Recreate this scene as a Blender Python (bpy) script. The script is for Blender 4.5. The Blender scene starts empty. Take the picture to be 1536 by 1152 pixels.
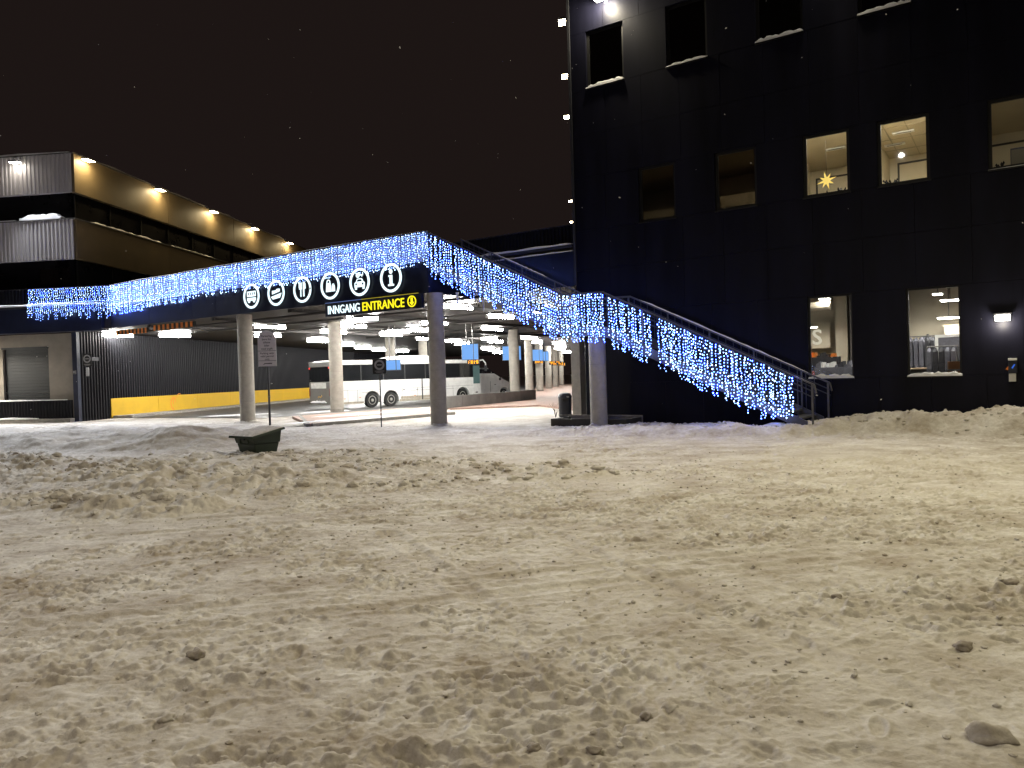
import bpy, bmesh, math, random
import numpy as np
from mathutils import Vector, Matrix
random.seed(7)
PI = math.pi
R = math.radians
sc = bpy.context.scene
col = sc.collection

# ------------------------------------------------------------------ camera
H = 1.85
_a, _p = R(1.75), R(-0.72)
F = Vector((0, math.cos(_p), math.sin(_p)))
R0 = Vector((1, 0, 0)); U0 = R0.cross(F)
rr = R0 * math.cos(_a) - U0 * math.sin(_a)
uu = R0 * math.sin(_a) + U0 * math.cos(_a)
cam = bpy.data.cameras.new('camera')
cam.sensor_width = 36.0
cam.lens = 36.0 * 1130 / 1536
cam.clip_start = 0.05
cam.clip_end = 2000
co = bpy.data.objects.new('camera', cam); col.objects.link(co)
co.matrix_world = Matrix(((rr.x, uu.x, -F.x, 0), (rr.y, uu.y, -F.y, 0), (rr.z, uu.z, -F.z, H), (0, 0, 0, 1)))
sc.camera = co

# ------------------------------------------------------------------ night sky, exposure
w = bpy.data.worlds.new('World'); sc.world = w; w.use_nodes = True
bg = w.node_tree.nodes['Background']
bg.inputs[0].default_value = (0.0118, 0.0078, 0.0070, 1)
bg.inputs[1].default_value = 1.0
sc.view_settings.view_transform = 'Standard'
sc.view_settings.look = 'None'
sc.view_settings.exposure = 0
sc.view_settings.gamma = 1
sc.view_settings.use_curve_mapping = False
sc.render.engine = 'CYCLES'
cy = sc.cycles
cy.use_denoising = True
cy.max_bounces = 6; cy.diffuse_bounces = 3; cy.glossy_bounces = 3; cy.transmission_bounces = 4; cy.transparent_max_bounces = 12
cy.sample_clamp_indirect = 6
cy.caustics_reflective = False; cy.caustics_refractive = False

# site frames: the deck front and the office facade run along E; the station runs deep along S
BX, BY = -2.72, 27.9
EROT = R(-34.0)
SROT = R(-6.9)
WX, WY = -23.74, 41.42
ev = Vector((math.cos(EROT), math.sin(EROT), 0)); nv = Vector((-ev.y, ev.x, 0))
qv = Vector((math.cos(SROT), math.sin(SROT), 0)); sv = Vector((-qv.y, qv.x, 0))
def PE(t, o=0, z=0): return Vector((BX, BY, z)) + ev * t + nv * o
def PS(q, s, z=0): return Vector((WX, WY, z)) + qv * q + sv * s

def light(name, kind, loc, energy, color, aim=None, **kw):
    d = bpy.data.lights.new(name, kind); d.energy = energy; d.color = color
    for k, v in kw.items(): setattr(d, k, v)
    o = bpy.data.objects.new(name, d); col.objects.link(o); o.location = loc
    if aim is not None:
        o.rotation_euler = (Vector(aim) - Vector(loc)).to_track_quat('-Z', 'Y').to_euler()
    return o
WARM = (1.0, 0.89, 0.63)
# street lamps standing behind the photographer and at the lot's right edge
light('street_lamp_light', 'SPOT', (11.0, 4.0, 13.0), 2450, (1, .91, .53), (9, 9, 0), spot_size=R(118), spot_blend=1.0, shadow_soft_size=.25)
light('street_lamp_light', 'SPOT', (-7.0, .0, 14.6), 2950, (1, .89, .74), (-4, 7, 0), spot_size=R(116), spot_blend=1.0, shadow_soft_size=.12)

# ------------------------------------------------------------------ materials
def mat(name, color, rough=.6, metal=0.0, noise=0.0, nscale=4.0, bump=0.0, bscale=30.0, spec=.5, emit=None, estr=0.0, stretch=None):
    m = bpy.data.materials.new(name); m.use_nodes = True
    nt = m.node_tree; b = nt.nodes['Principled BSDF']
    b.inputs['Base Color'].default_value = (*color, 1)
    b.inputs['Roughness'].default_value = rough
    b.inputs['Metallic'].default_value = metal
    b.inputs['Specular IOR Level'].default_value = spec
    if emit is not None:
        b.inputs['Emission Color'].default_value = (*emit, 1); b.inputs['Emission Strength'].default_value = estr
    if noise or bump:
        tc = nt.nodes.new('ShaderNodeTexCoord')
        mp = nt.nodes.new('ShaderNodeMapping'); nt.links.new(tc.outputs['Object'], mp.inputs[0])
        if stretch: mp.inputs['Scale'].default_value = stretch
    if noise:
        n = nt.nodes.new('ShaderNodeTexNoise'); n.inputs['Scale'].default_value = nscale; n.inputs['Detail'].default_value = 8; n.inputs['Roughness'].default_value = .65
        nt.links.new(mp.outputs[0], n.inputs['Vector'])
        rp = nt.nodes.new('ShaderNodeValToRGB')
        rp.color_ramp.elements[0].position = .3; rp.color_ramp.elements[1].position = .7
        rp.color_ramp.elements[0].color = (*[max(0, c * (1 - noise)) for c in color], 1)
        rp.color_ramp.elements[1].color = (*[min(1, c * (1 + noise)) for c in color], 1)
        nt.links.new(n.outputs['Fac'], rp.inputs[0]); nt.links.new(rp.outputs[0], b.inputs['Base Color'])
        ma = nt.nodes.new('ShaderNodeMath'); ma.operation = 'MULTIPLY_ADD'
        nt.links.new(n.outputs['Fac'], ma.inputs[0]); ma.inputs[1].default_value = .3; ma.inputs[2].default_value = rough - .15
        nt.links.new(ma.outputs[0], b.inputs['Roughness'])
    if bump:
        n2 = nt.nodes.new('ShaderNodeTexNoise'); n2.inputs['Scale'].default_value = bscale; n2.inputs['Detail'].default_value = 6
        nt.links.new(mp.outputs[0], n2.inputs['Vector'])
        bp = nt.nodes.new('ShaderNodeBump'); bp.inputs['Strength'].default_value = bump; bp.inputs['Distance'].default_value = .02
        nt.links.new(n2.outputs['Fac'], bp.inputs['Height']); nt.links.new(bp.outputs[0], b.inputs['Normal'])
    return m

def emat(name, color, strength, sample=True):
    m = bpy.data.materials.new(name); m.use_nodes = True
    nt = m.node_tree; nt.nodes.clear()
    e = nt.nodes.new('ShaderNodeEmission'); o = nt.nodes.new('ShaderNodeOutputMaterial')
    e.inputs[0].default_value = (*color, 1); e.inputs[1].default_value = strength
    nt.links.new(e.outputs[0], o.inputs[0])
    m.cycles.emission_sampling = 'FRONT_BACK' if sample else 'NONE'
    return m

def glassmat(name, tint=(.9, .92, .95), ior=1.45):
    m = bpy.data.materials.new(name); m.use_nodes = True
    nt = m.node_tree; nt.nodes.clear()
    o = nt.nodes.new('ShaderNodeOutputMaterial'); mx = nt.nodes.new('ShaderNodeMixShader')
    t = nt.nodes.new('ShaderNodeBsdfTransparent'); g = nt.nodes.new('ShaderNodeBsdfGlossy'); f = nt.nodes.new('ShaderNodeFresnel')
    t.inputs[0].default_value = (*tint, 1); g.inputs['Roughness'].default_value = .02; f.inputs[0].default_value = ior
    nt.links.new(f.outputs[0], mx.inputs[0]); nt.links.new(t.outputs[0], mx.inputs[1]); nt.links.new(g.outputs[0], mx.inputs[2])
    nt.links.new(mx.outputs[0], o.inputs[0])
    return m

def snowmat(name, a, b_, dirt, dscale=1.2, bump=.5):
    m = bpy.data.materials.new(name); m.use_nodes = True
    nt = m.node_tree; b = nt.nodes['Principled BSDF']; L = nt.links.new
    tc = nt.nodes.new('ShaderNodeTexCoord')
    n1 = nt.nodes.new('ShaderNodeTexNoise'); n1.inputs['Scale'].default_value = dscale; n1.inputs['Detail'].default_value = 9; n1.inputs['Roughness'].default_value = .68
    n2 = nt.nodes.new('ShaderNodeTexNoise'); n2.inputs['Scale'].default_value = 9; n2.inputs['Detail'].default_value = 8; n2.inputs['Roughness'].default_value = .7
    n3 = nt.nodes.new('ShaderNodeTexNoise'); n3.inputs['Scale'].default_value = .22; n3.inputs['Detail'].default_value = 4
    for n in (n1, n2, n3): L(tc.outputs['Object'], n.inputs['Vector'])
    r1 = nt.nodes.new('ShaderNodeValToRGB')
    r1.color_ramp.elements[0].position = .36; r1.color_ramp.elements[0].color = (*dirt, 1)
    r1.color_ramp.elements[1].position = .62; r1.color_ramp.elements[1].color = (*a, 1)
    L(n1.outputs['Fac'], r1.inputs[0])
    r2 = nt.nodes.new('ShaderNodeValToRGB')
    r2.color_ramp.elements[0].position = .38; r2.color_ramp.elements[0].color = (.62, .58, .52, 1)
    r2.color_ramp.elements[1].position = .60; r2.color_ramp.elements[1].color = (1, 1, 1, 1)
    L(n2.outputs['Fac'], r2.inputs[0])
    mu = nt.nodes.new('ShaderNodeMix'); mu.data_type = 'RGBA'; mu.blend_type = 'MULTIPLY'; mu.inputs[0].default_value = .55
    L(r1.outputs[0], mu.inputs[6]); L(r2.outputs[0], mu.inputs[7])
    m3 = nt.nodes.new('ShaderNodeMix'); m3.data_type = 'RGBA'
    r3 = nt.nodes.new('ShaderNodeValToRGB'); r3.color_ramp.elements[0].position = .45; r3.color_ramp.elements[1].position = .65
    L(n3.outputs['Fac'], r3.inputs[0]); 
    ml = nt.nodes.new('ShaderNodeMath'); ml.operation = 'MULTIPLY'; ml.inputs[1].default_value = .5
    L(r3.outputs[0], ml.inputs[0]); L(ml.outputs[0], m3.inputs[0])
    L(mu.outputs[2], m3.inputs[6]); m3.inputs[7].default_value = (*b_, 1)
    L(m3.outputs[2], b.inputs['Base Color'])
    b.inputs['Roughness'].default_value = .7; b.inputs['Specular IOR Level'].default_value = .25
    n4 = nt.nodes.new('ShaderNodeTexNoise'); n4.inputs['Scale'].default_value = 26; n4.inputs['Detail'].default_value = 10; n4.inputs['Roughness'].default_value = .7
    L(tc.outputs['Object'], n4.inputs['Vector'])
    bp = nt.nodes.new('ShaderNodeBump'); bp.inputs['Strength'].default_value = bump; bp.inputs['Distance'].default_value = .03
    L(n4.outputs['Fac'], bp.inputs['Height']); L(bp.outputs[0], b.inputs['Normal'])
    return m

M = {}
M['snow'] = snowmat('trodden_snow', (.76, .735, .70), (.68, .64, .57), (.44, .38, .31))
M['clean_snow'] = mat('clean_snow', (.78, .78, .80), .6, noise=.08, nscale=9, bump=.4, bscale=14)
M['shaded_snow'] = mat('shaded_snow_clod', (.32, .28, .24), .8, noise=.35, nscale=14, bump=.6, bscale=22)  # shade of the backlit clods put into a darker snow colour
M['asphalt'] = mat('wet_asphalt', (.075, .072, .07), .42, noise=.5, nscale=1.3, bump=.3, bscale=60)
M['paving'] = mat('pink_paving', (.42, .27, .21), .6, noise=.3, nscale=2.2, bump=.3, bscale=40)
M['kerb'] = mat('kerb_concrete', (.30, .28, .25), .75, noise=.25, nscale=6, bump=.3)
M['concrete'] = mat('column_concrete', (.42, .39, .34), .75, noise=.16, nscale=3.5, bump=.25, bscale=25)
M['beige'] = mat('beige_concrete', (.20, .175, .145), .8, noise=.18, nscale=1.2, bump=.2)
M['soffit'] = mat('dark_soffit', (.036, .033, .032), .6, spec=.2, noise=.3, nscale=2.0, stretch=(.5, 2.5, 1))
M['fascia'] = mat('black_fascia', (.010, .014, .036), .38, noise=.3, nscale=2)
M['facade'] = mat('black_facade_cladding', (.0064, .0066, .0150), .5, noise=.45, nscale=1.2, stretch=(1, 1, .12), bump=.06, bscale=40, spec=.16)
M['backing'] = mat('facade_backing', (.004, .004, .005), .8, spec=.2)
M['frame'] = mat('black_window_frame', (.010, .010, .010), .45)
M['corr'] = mat('charcoal_corrugated_steel', (.0085, .0085, .0110), .5, metal=.0, noise=.15, nscale=1.5, spec=.15)
M['grey_corr'] = mat('grey_corrugated_steel', (.46, .435, .44), .5, metal=.0, noise=.14, nscale=1.5, stretch=(1, 1, .25))
M['warmflank'] = mat('warm_tinted_cladding', (.22, .165, .09), .55, noise=.12, nscale=.8)  # warm lamp glow put into the colour of the flank bands
M['darkband'] = mat('dark_window_band', (.005, .005, .006), .3, noise=.4, nscale=1, spec=.2)
M['yellow'] = mat('yellow_board', (.60, .37, .018), .45, noise=.08, nscale=1.2)
M['orange'] = mat('orange_paint', (.75, .22, .03), .5)
M['shutter'] = mat('dark_roller_shutter', (.014, .016, .018), .6, noise=.2, nscale=2)
M['steel'] = mat('galvanised_rail', (.13, .125, .12), .45, metal=.3, noise=.2, nscale=6)
M['darksteel'] = mat('dark_painted_steel', (.035, .036, .042), .45, noise=.2, nscale=4)
M['stairplate'] = mat('grey_stair_plate', (.10, .10, .115), .5, noise=.25, nscale=3)
M['railpanel'] = mat('pale_railing_panel', (.34, .34, .36), .6, noise=.2, nscale=3)
M['glasstone'] = mat('grey_reflection_tone', (.05, .047, .045), .8)  # even grey that stands in for reflections in the dark panes
M['dullred'] = mat('dull_red_lens', (.16, .015, .012), .35)
M['cable'] = mat('dark_cable', (.015, .015, .02), .6)
M['white_paint'] = mat('white_bus_paint', (.74, .74, .72), .28, noise=.05, nscale=1.2)
M['grey_paint'] = mat('grey_bus_rear', (.17, .17, .165), .4, noise=.15, nscale=2)
M['roadgrime'] = mat('road_grime', (.36, .32, .25), .7, noise=.3, nscale=5)
M['busglass'] = mat('tinted_bus_glass', (.012, .013, .014), .06, spec=.8)
M['rubber'] = mat('tyre_rubber', (.018, .018, .018), .8)
M['rim'] = mat('alloy_rim', (.52, .50, .46), .35, metal=.6)
M['gap'] = mat('panel_gap', (.03, .03, .03), .7)
M['red'] = mat('red_lens', (.5, .02, .02), .3, emit=(1, .05, .03), estr=1.2)
M['chrome'] = mat('bright_trim', (.8, .8, .8), .2, metal=.9)
M['green'] = mat('green_plastic', (.020, .034, .020), .5, noise=.25, nscale=5, bump=.1)
M['navy'] = mat('navy_bin', (.012, .015, .028), .4, noise=.2, nscale=4)
M['signplate'] = mat('grey_white_sign', (.66, .60, .60), .5, noise=.06, nscale=6)
M['black'] = mat('sign_black', (.008, .008, .008), .5)
M['signgrey'] = mat('sign_grey', (.30, .30, .30), .5)
M['white'] = mat('white_plastic', (.7, .7, .68), .4)
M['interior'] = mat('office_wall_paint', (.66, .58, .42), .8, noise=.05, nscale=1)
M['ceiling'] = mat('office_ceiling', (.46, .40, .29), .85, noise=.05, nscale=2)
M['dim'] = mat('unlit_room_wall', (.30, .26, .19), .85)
M['shopwall'] = mat('shop_wall', (.42, .37, .28), .8, noise=.1, nscale=1.2)
M['shopdark'] = mat('shop_dark', (.06, .055, .048), .7, noise=.3, nscale=2)
M['wood'] = mat('pale_wood', (.45, .33, .2), .6, noise=.2, nscale=4)
M['cloth_dark'] = mat('dark_cloth', (.03, .03, .035), .9, noise=.4, nscale=9)
M['cloth_red'] = mat('red_cloth', (.28, .06, .035), .9, noise=.3, nscale=9)
M['cloth_grey'] = mat('grey_cloth', (.11, .11, .13), .9, noise=.3, nscale=9)
M['glass'] = glassmat('window_glass')
M['darkglass'] = glassmat('dark_window_glass', (.55, .55, .55), 1.5)
M['ice'] = mat('icicle_ice', (.75, .78, .82), .15, spec=.6)
M['flake'] = mat('snowflake', (.6, .6, .62), .7)
# things that give off light
M['tube'] = emat('fluorescent_tube', (1.0, .975, .92), 235)
M['ringlight'] = emat('sign_white_light', (.78, .95, 1.0), 1.55)
M['yellowlight'] = emat('sign_yellow_light', (1.0, .86, .02), 1.25)
M['ledwhite'] = emat('led_white_blue', (.46, .67, 1.0), 9)
M['ledblue'] = emat('led_blue', (.17, .31, 1.0), 8)
M['leddeep'] = emat('led_deep_blue', (.04, .09, 1.0), 55)
M['screen'] = emat('blue_screen', (.22, .48, 1.0), .95)
M['amber'] = emat('amber_led', (1.0, .38, .01), 2.4)
M['lampwarm'] = emat('warm_flood_lens', (1.0, .80, .46), 85)
M['lampwhite'] = emat('white_flood_lens', (1.0, .93, .80), 50)
M['officelamp'] = emat('office_lamp', (1.0, .92, .73), 320)
M['dimfill'] = emat('dim_fill_panel', (1.0, .84, .58), 30)  # for added panels that stand in for faint corridor light
M['shoplamp'] = emat('shop_lamp', (1.0, .93, .80), 105)
M['star'] = emat('paper_star_glow', (1.0, .70, .16), 1.25)
M['letterlight'] = emat('shop_letter_light', (1.0, .90, .66), .75)

# ------------------------------------------------------------------ mesh helpers
class MB:
    def __init__(s): s.v = []; s.f = []; s.mi = []; s.m = 0
    def add(s, vs, fs):
        b = len(s.v); s.v += [tuple(v) for v in vs]
        for f in fs: s.f.append(tuple(i + b for i in f)); s.mi.append(s.m)
        return s
    def box(s, x0, x1, y0, y1, z0, z1):
        vs = [(x, y, z) for z in (z0, z1) for y in (y0, y1) for x in (x0, x1)]
        return s.add(vs, [(0, 2, 3, 1), (4, 5, 7, 6), (0, 1, 5, 4), (2, 6, 7, 3), (0, 4, 6, 2), (1, 3, 7, 5)])
    def prism(s, poly, axis, a, b):
        """poly: list of 2-D points; axis 'x','y','z' of extrusion from a to b"""
        n = len(poly)
        def P(p, h):
            if axis == 'x': return (h, p[0], p[1])
            if axis == 'y': return (p[0], h, p[1])
            return (p[0], p[1], h)
        vs = [P(p, a) for p in poly] + [P(p, b) for p in poly]
        fs = [tuple(range(n))[::-1], tuple(range(n, 2 * n))] + [(i, (i + 1) % n, n + (i + 1) % n, n + i) for i in range(n)]
        return s.add(vs, fs)
    def cyl(s, p0, p1, r0, r1=None, seg=12, caps=True):
        r1 = r0 if r1 is None else r1
        p0 = Vector(p0); p1 = Vector(p1); d = (p1 - p0).normalized()
        x = d.orthogonal().normalized(); y = d.cross(x)
        vs = []
        for p, r in ((p0, r0), (p1, r1)):
            for i in range(seg):
                a = 2 * PI * i / seg
                vs.append(p + x * (r * math.cos(a)) + y * (r * math.sin(a)))
        fs = [(i, (i + 1) % seg, seg + (i + 1) % seg, seg + i) for i in range(seg)]
        if caps: fs += [tuple(range(seg))[::-1], tuple(range(seg, 2 * seg))]
        return s.add(vs, fs)
    def tube(s, pts, r, seg=8):
        for a, b in zip(pts[:-1], pts[1:]): s.cyl(a, b, r, seg=seg)
        return s
    def lathe(s, prof, seg=20, c=(0, 0)):
        vs = []; k = len(prof)
        for i in range(seg):
            a = 2 * PI * i / seg
            for r, z in prof: vs.append((c[0] + r * math.cos(a), c[1] + r * math.sin(a), z))
        fs = []
        for i in range(seg):
            j = (i + 1) % seg
            for q in range(k - 1): fs.append((i * k + q, j * k + q, j * k + q + 1, i * k + q + 1))
        fs.append(tuple(i * k for i in range(seg))[::-1]); fs.append(tuple(i * k + k - 1 for i in range(seg)))
        return s.add(vs, fs)
    def ring(s, r0, r1, y0, y1, seg=40, cx=0, cz=0):
        """annulus in the x-z plane, from y0 to y1"""
        vs = []
        for i in range(seg):
            a = 2 * PI * i / seg; c, si = math.cos(a), math.sin(a)
            for y in (y0, y1):
                for r in (r0, r1): vs.append((cx + r * c, y, cz + r * si))
        fs = []
        for i in range(seg):
            a = 4 * i; b = 4 * ((i + 1) % seg)
            fs += [(a, a + 1, b + 1, b), (a + 2, b + 2, b + 3, a + 3), (a + 1, a + 3, b + 3, b + 1), (a, b, b + 2, a + 2)]
        return s.add(vs, fs)
    def disc(s, r, y0, y1, seg=36, cx=0, cz=0):
        return s.prism([(cx + r * math.cos(2 * PI * i / seg), cz + r * math.sin(2 * PI * i / seg)) for i in range(seg)], 'y', y0, y1)
    def build(s, name, m, parent=None, smooth=False, bevel=0, loc=None, rz=0, mesh=None):
        if mesh is None:
            mesh = bpy.data.meshes.new(name); mesh.from_pydata(s.v, [], s.f)
            for x in (m if isinstance(m, (list, tuple)) else [m]): mesh.materials.append(M[x] if isinstance(x, str) else x)
            if isinstance(m, (list, tuple)): mesh.polygons.foreach_set('material_index', s.mi)
            bm = bmesh.new(); bm.from_mesh(mesh)
            bmesh.ops.recalc_face_normals(bm, faces=bm.faces)
            if bevel: bmesh.ops.bevel(bm, geom=bm.edges[:], offset=bevel, segments=2, affect='EDGES', profile=.6)
            bm.to_mesh(mesh); bm.free()
            if smooth:
                mesh.polygons.foreach_set('use_smooth', [True] * len(mesh.polygons))
                mesh.set_sharp_from_angle(angle=R(35))
        return link(name, mesh, parent, loc, rz)

def link(name, mesh, parent=None, loc=None, rz=0):
    o = bpy.data.objects.new(name, mesh); col.objects.link(o)
    if parent is not None: o.parent = parent
    if loc is not None: o.location = loc
    if rz: o.rotation_euler = (0, 0, rz)
    return o
def tag(o, label=None, cat=None, group=None, kind=None):
    if label: o['label'] = label
    if cat: o['category'] = cat
    if group: o['group'] = group
    if kind: o['kind'] = kind
    return o
def thing(name, label, cat, loc=(0, 0, 0), rz=0, group=None):
    o = bpy.data.objects.new(name, None); col.objects.link(o); o.empty_display_size = .2
    o.location = loc; o.rotation_euler = (0, 0, rz)
    return tag(o, label, cat, group)
def ethings(name, label, cat, t=0, o=0, z=0, group=None): return thing(name, label, cat, PE(t, o, z), EROT, group)
def copy_tree(o, loc, rz=None, label=None, group=None, parent=None):
    c = o.copy(); col.objects.link(c)
    if parent is not None: c.parent = parent
    else:
        c.location = loc
        if rz is not None: c.rotation_euler = (0, 0, rz)
        if label: c['label'] = label
        if group: c['group'] = group
    for ch in [x for x in bpy.data.objects if x.parent == o]: copy_tree(ch, None, parent=c)
    return c
def text_mesh(txt, size, depth, bold=.012, align='LEFT', shear=0):
    cu = bpy.data.curves.new('lettering', 'FONT'); cu.body = txt; cu.size = size; cu.extrude = depth; cu.offset = bold
    cu.align_x = align; cu.shear = shear; cu.resolution_u = 3
    ob = bpy.data.objects.new('lettering', cu); col.objects.link(ob)
    bpy.context.view_layer.update()
    me = bpy.data.meshes.new_from_object(ob.evaluated_get(bpy.context.evaluated_depsgraph_get()))
    bpy.data.objects.remove(ob); bpy.data.curves.remove(cu)
    # lettering stands up in x-z, facing -y
    me.transform(Matrix.Rotation(R(90), 4, 'X'))
    return me
def text(name, txt, size, depth, m, parent, loc, bold=.012, align='LEFT', fit=None):
    me = text_mesh(txt, size, depth, bold, align)
    if fit:
        xs = [v.co.x for v in me.vertices]; k = fit / (max(xs) - min(xs))
        me.transform(Matrix.Diagonal((k, 1, 1, 1)))
    me.materials.clear(); me.materials.append(M[m])
    return link(name, me, parent, loc)

# ------------------------------------------------------------------ ground
rng = np.random.default_rng(11)
_T = rng.random((256, 256)).astype(np.float32)
def vnoise(x, y):
    xi = np.floor(x).astype(np.int64); yi = np.floor(y).astype(np.int64)
    fx = x - xi; fy = y - yi; fx = fx * fx * fx * (fx * (fx * 6 - 15) + 10); fy = fy * fy * fy * (fy * (fy * 6 - 15) + 10)
    a = _T[xi & 255, yi & 255]; b = _T[(xi + 1) & 255, yi & 255]; c = _T[xi & 255, (yi + 1) & 255]; d = _T[(xi + 1) & 255, (yi + 1) & 255]
    return (a * (1 - fx) + b * fx) * (1 - fy) + (c * (1 - fx) + d * fx) * fy
def fbm(x, y, o=4, g=.5):
    s = 0; a = 1; t = 0
    for i in range(o):
        s = s + a * vnoise(x * 2 ** i + 17.3 * i, y * 2 ** i + 9.1 * i); t += a; a *= g
    return s / t
def sst(a, b, x):
    t = np.clip((x - a) / (b - a), 0, 1); return t * t * (3 - 2 * t)
def capsule(x, y, a, b):
    ax, ay = a; bx, by = b; dx, dy = bx - ax, by - ay
    t = np.clip(((x - ax) * dx + (y - ay) * dy) / (dx * dx + dy * dy), 0, 1)
    return np.hypot(x - ax - t * dx, y - ay - t * dy), t
def ground_h(x, y, detail=True):
    te = (x - BX) * ev.x + (y - BY) * ev.y; oe = (x - BX) * nv.x + (y - BY) * nv.y
    inside = sst(-.5, 1.5, oe) * (1 - sst(3.5, 5.0, te)) 
    far = sst(35, 60, np.hypot(x, y))
    calm = np.maximum(inside * .92, far)
    h = .05 * (fbm(x * .18, y * .18, 3) - .5)
    lump = fbm(x * 1.1 + 3, y * 1.6, 4, .55)
    h = h + .026 * (lump - .5)
    if detail:
        wx = x + .25 * (fbm(x * .7, y * .7, 2) - .5); wy = y + .25 * (fbm(x * .7 + 40, y * .7, 2) - .5)
        n1 = fbm(wx * 3.6, wy * 5.5, 4, .6)
        h = h + .024 * (n1 - .5)
        patch = sst(.40, .62, fbm(x * .55 + 8, y * .7 + 2, 4, .6))
        n2 = fbm(wx * 9 + 5, wy * 13, 3, .6)
        p2 = .22 + 1.0 * patch
        h = h + .13 * np.maximum(0, n2 - .58) * p2 - .19 * np.maximum(0, .38 - n2) * p2 + .007 * (n2 - .5)
        n3 = fbm(wx * 24, wy * 34, 2, .6)
        h = h + .011 * (n3 - .5) * (.4 + .9 * patch)
    h = h * (1 - calm) - .03 * inside * 0
    # ploughed, churned snow on the left
    lumpy = .15 + 1.5 * np.abs(fbm(x * 1.3 + 5, y * 1.7 + 1, 4, .6) - .36) + .9 * np.maximum(0, fbm(x * 3.1, y * 4.2 + 7, 3, .6) - .5)
    for a, b, r, amp, sm in (((-16, 20.5), (-4.6, 13.6), 2.3, .30, 0), ((-9, 12.4), (-4.9, 11.3), .9, .26, 0), ((-6.6, 11.2), (-5.2, 10.6), .45, .12, 0), ((-5.2, 17.0), (1.0, 14.4), 1.5, .15, 0),
                             ((-8.5, 19.0), (-3.5, 18.4), 1.8, .17, 0), ((-2.8, 12.9), (2.2, 13.6), .5, .05, 0), ((-24, 30), (-11, 24.5), 3.6, .34, 1), ((-20, 25), (-9.5, 22.5), 2.0, .18, 1), ((-26, 36), (-15, 31), 2.2, .2, 1)):
        d, t = capsule(x, y, a, b)
        m = 1 - sst(r * .25, r, d + r * .35 * (fbm(x * .6, y * .6, 3) - .5))
        h = h + amp * m * (1.0 * lumpy if not sm else (.55 + 1.5 * (fbm(x * .6, y * .8, 4) - .3)))
    # bank pushed up against the office and round the stair foot
    amp = np.interp(te, [4.0, 5.5, 8, 11, 13.2, 14.3, 15.2, 16.6, 17.4, 18.5, 24, 27], [0, .10, .26, .30, .34, .50, .68, .66, .86, .80, .7, .0])
    o0 = np.interp(te, [7, 12.6, 14], [-.55, -.35, 1.3]); dd = np.abs(oe - o0 - .25 * (fbm(x * .9, y * .9, 3) - .5))
    m = .88 * (1 - sst(.35, 1.7, dd))
    h = h + amp * m * (.62 + .8 * (fbm(x * 1.6, y * 1.6, 4, .55) - .25))
    return h

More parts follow.
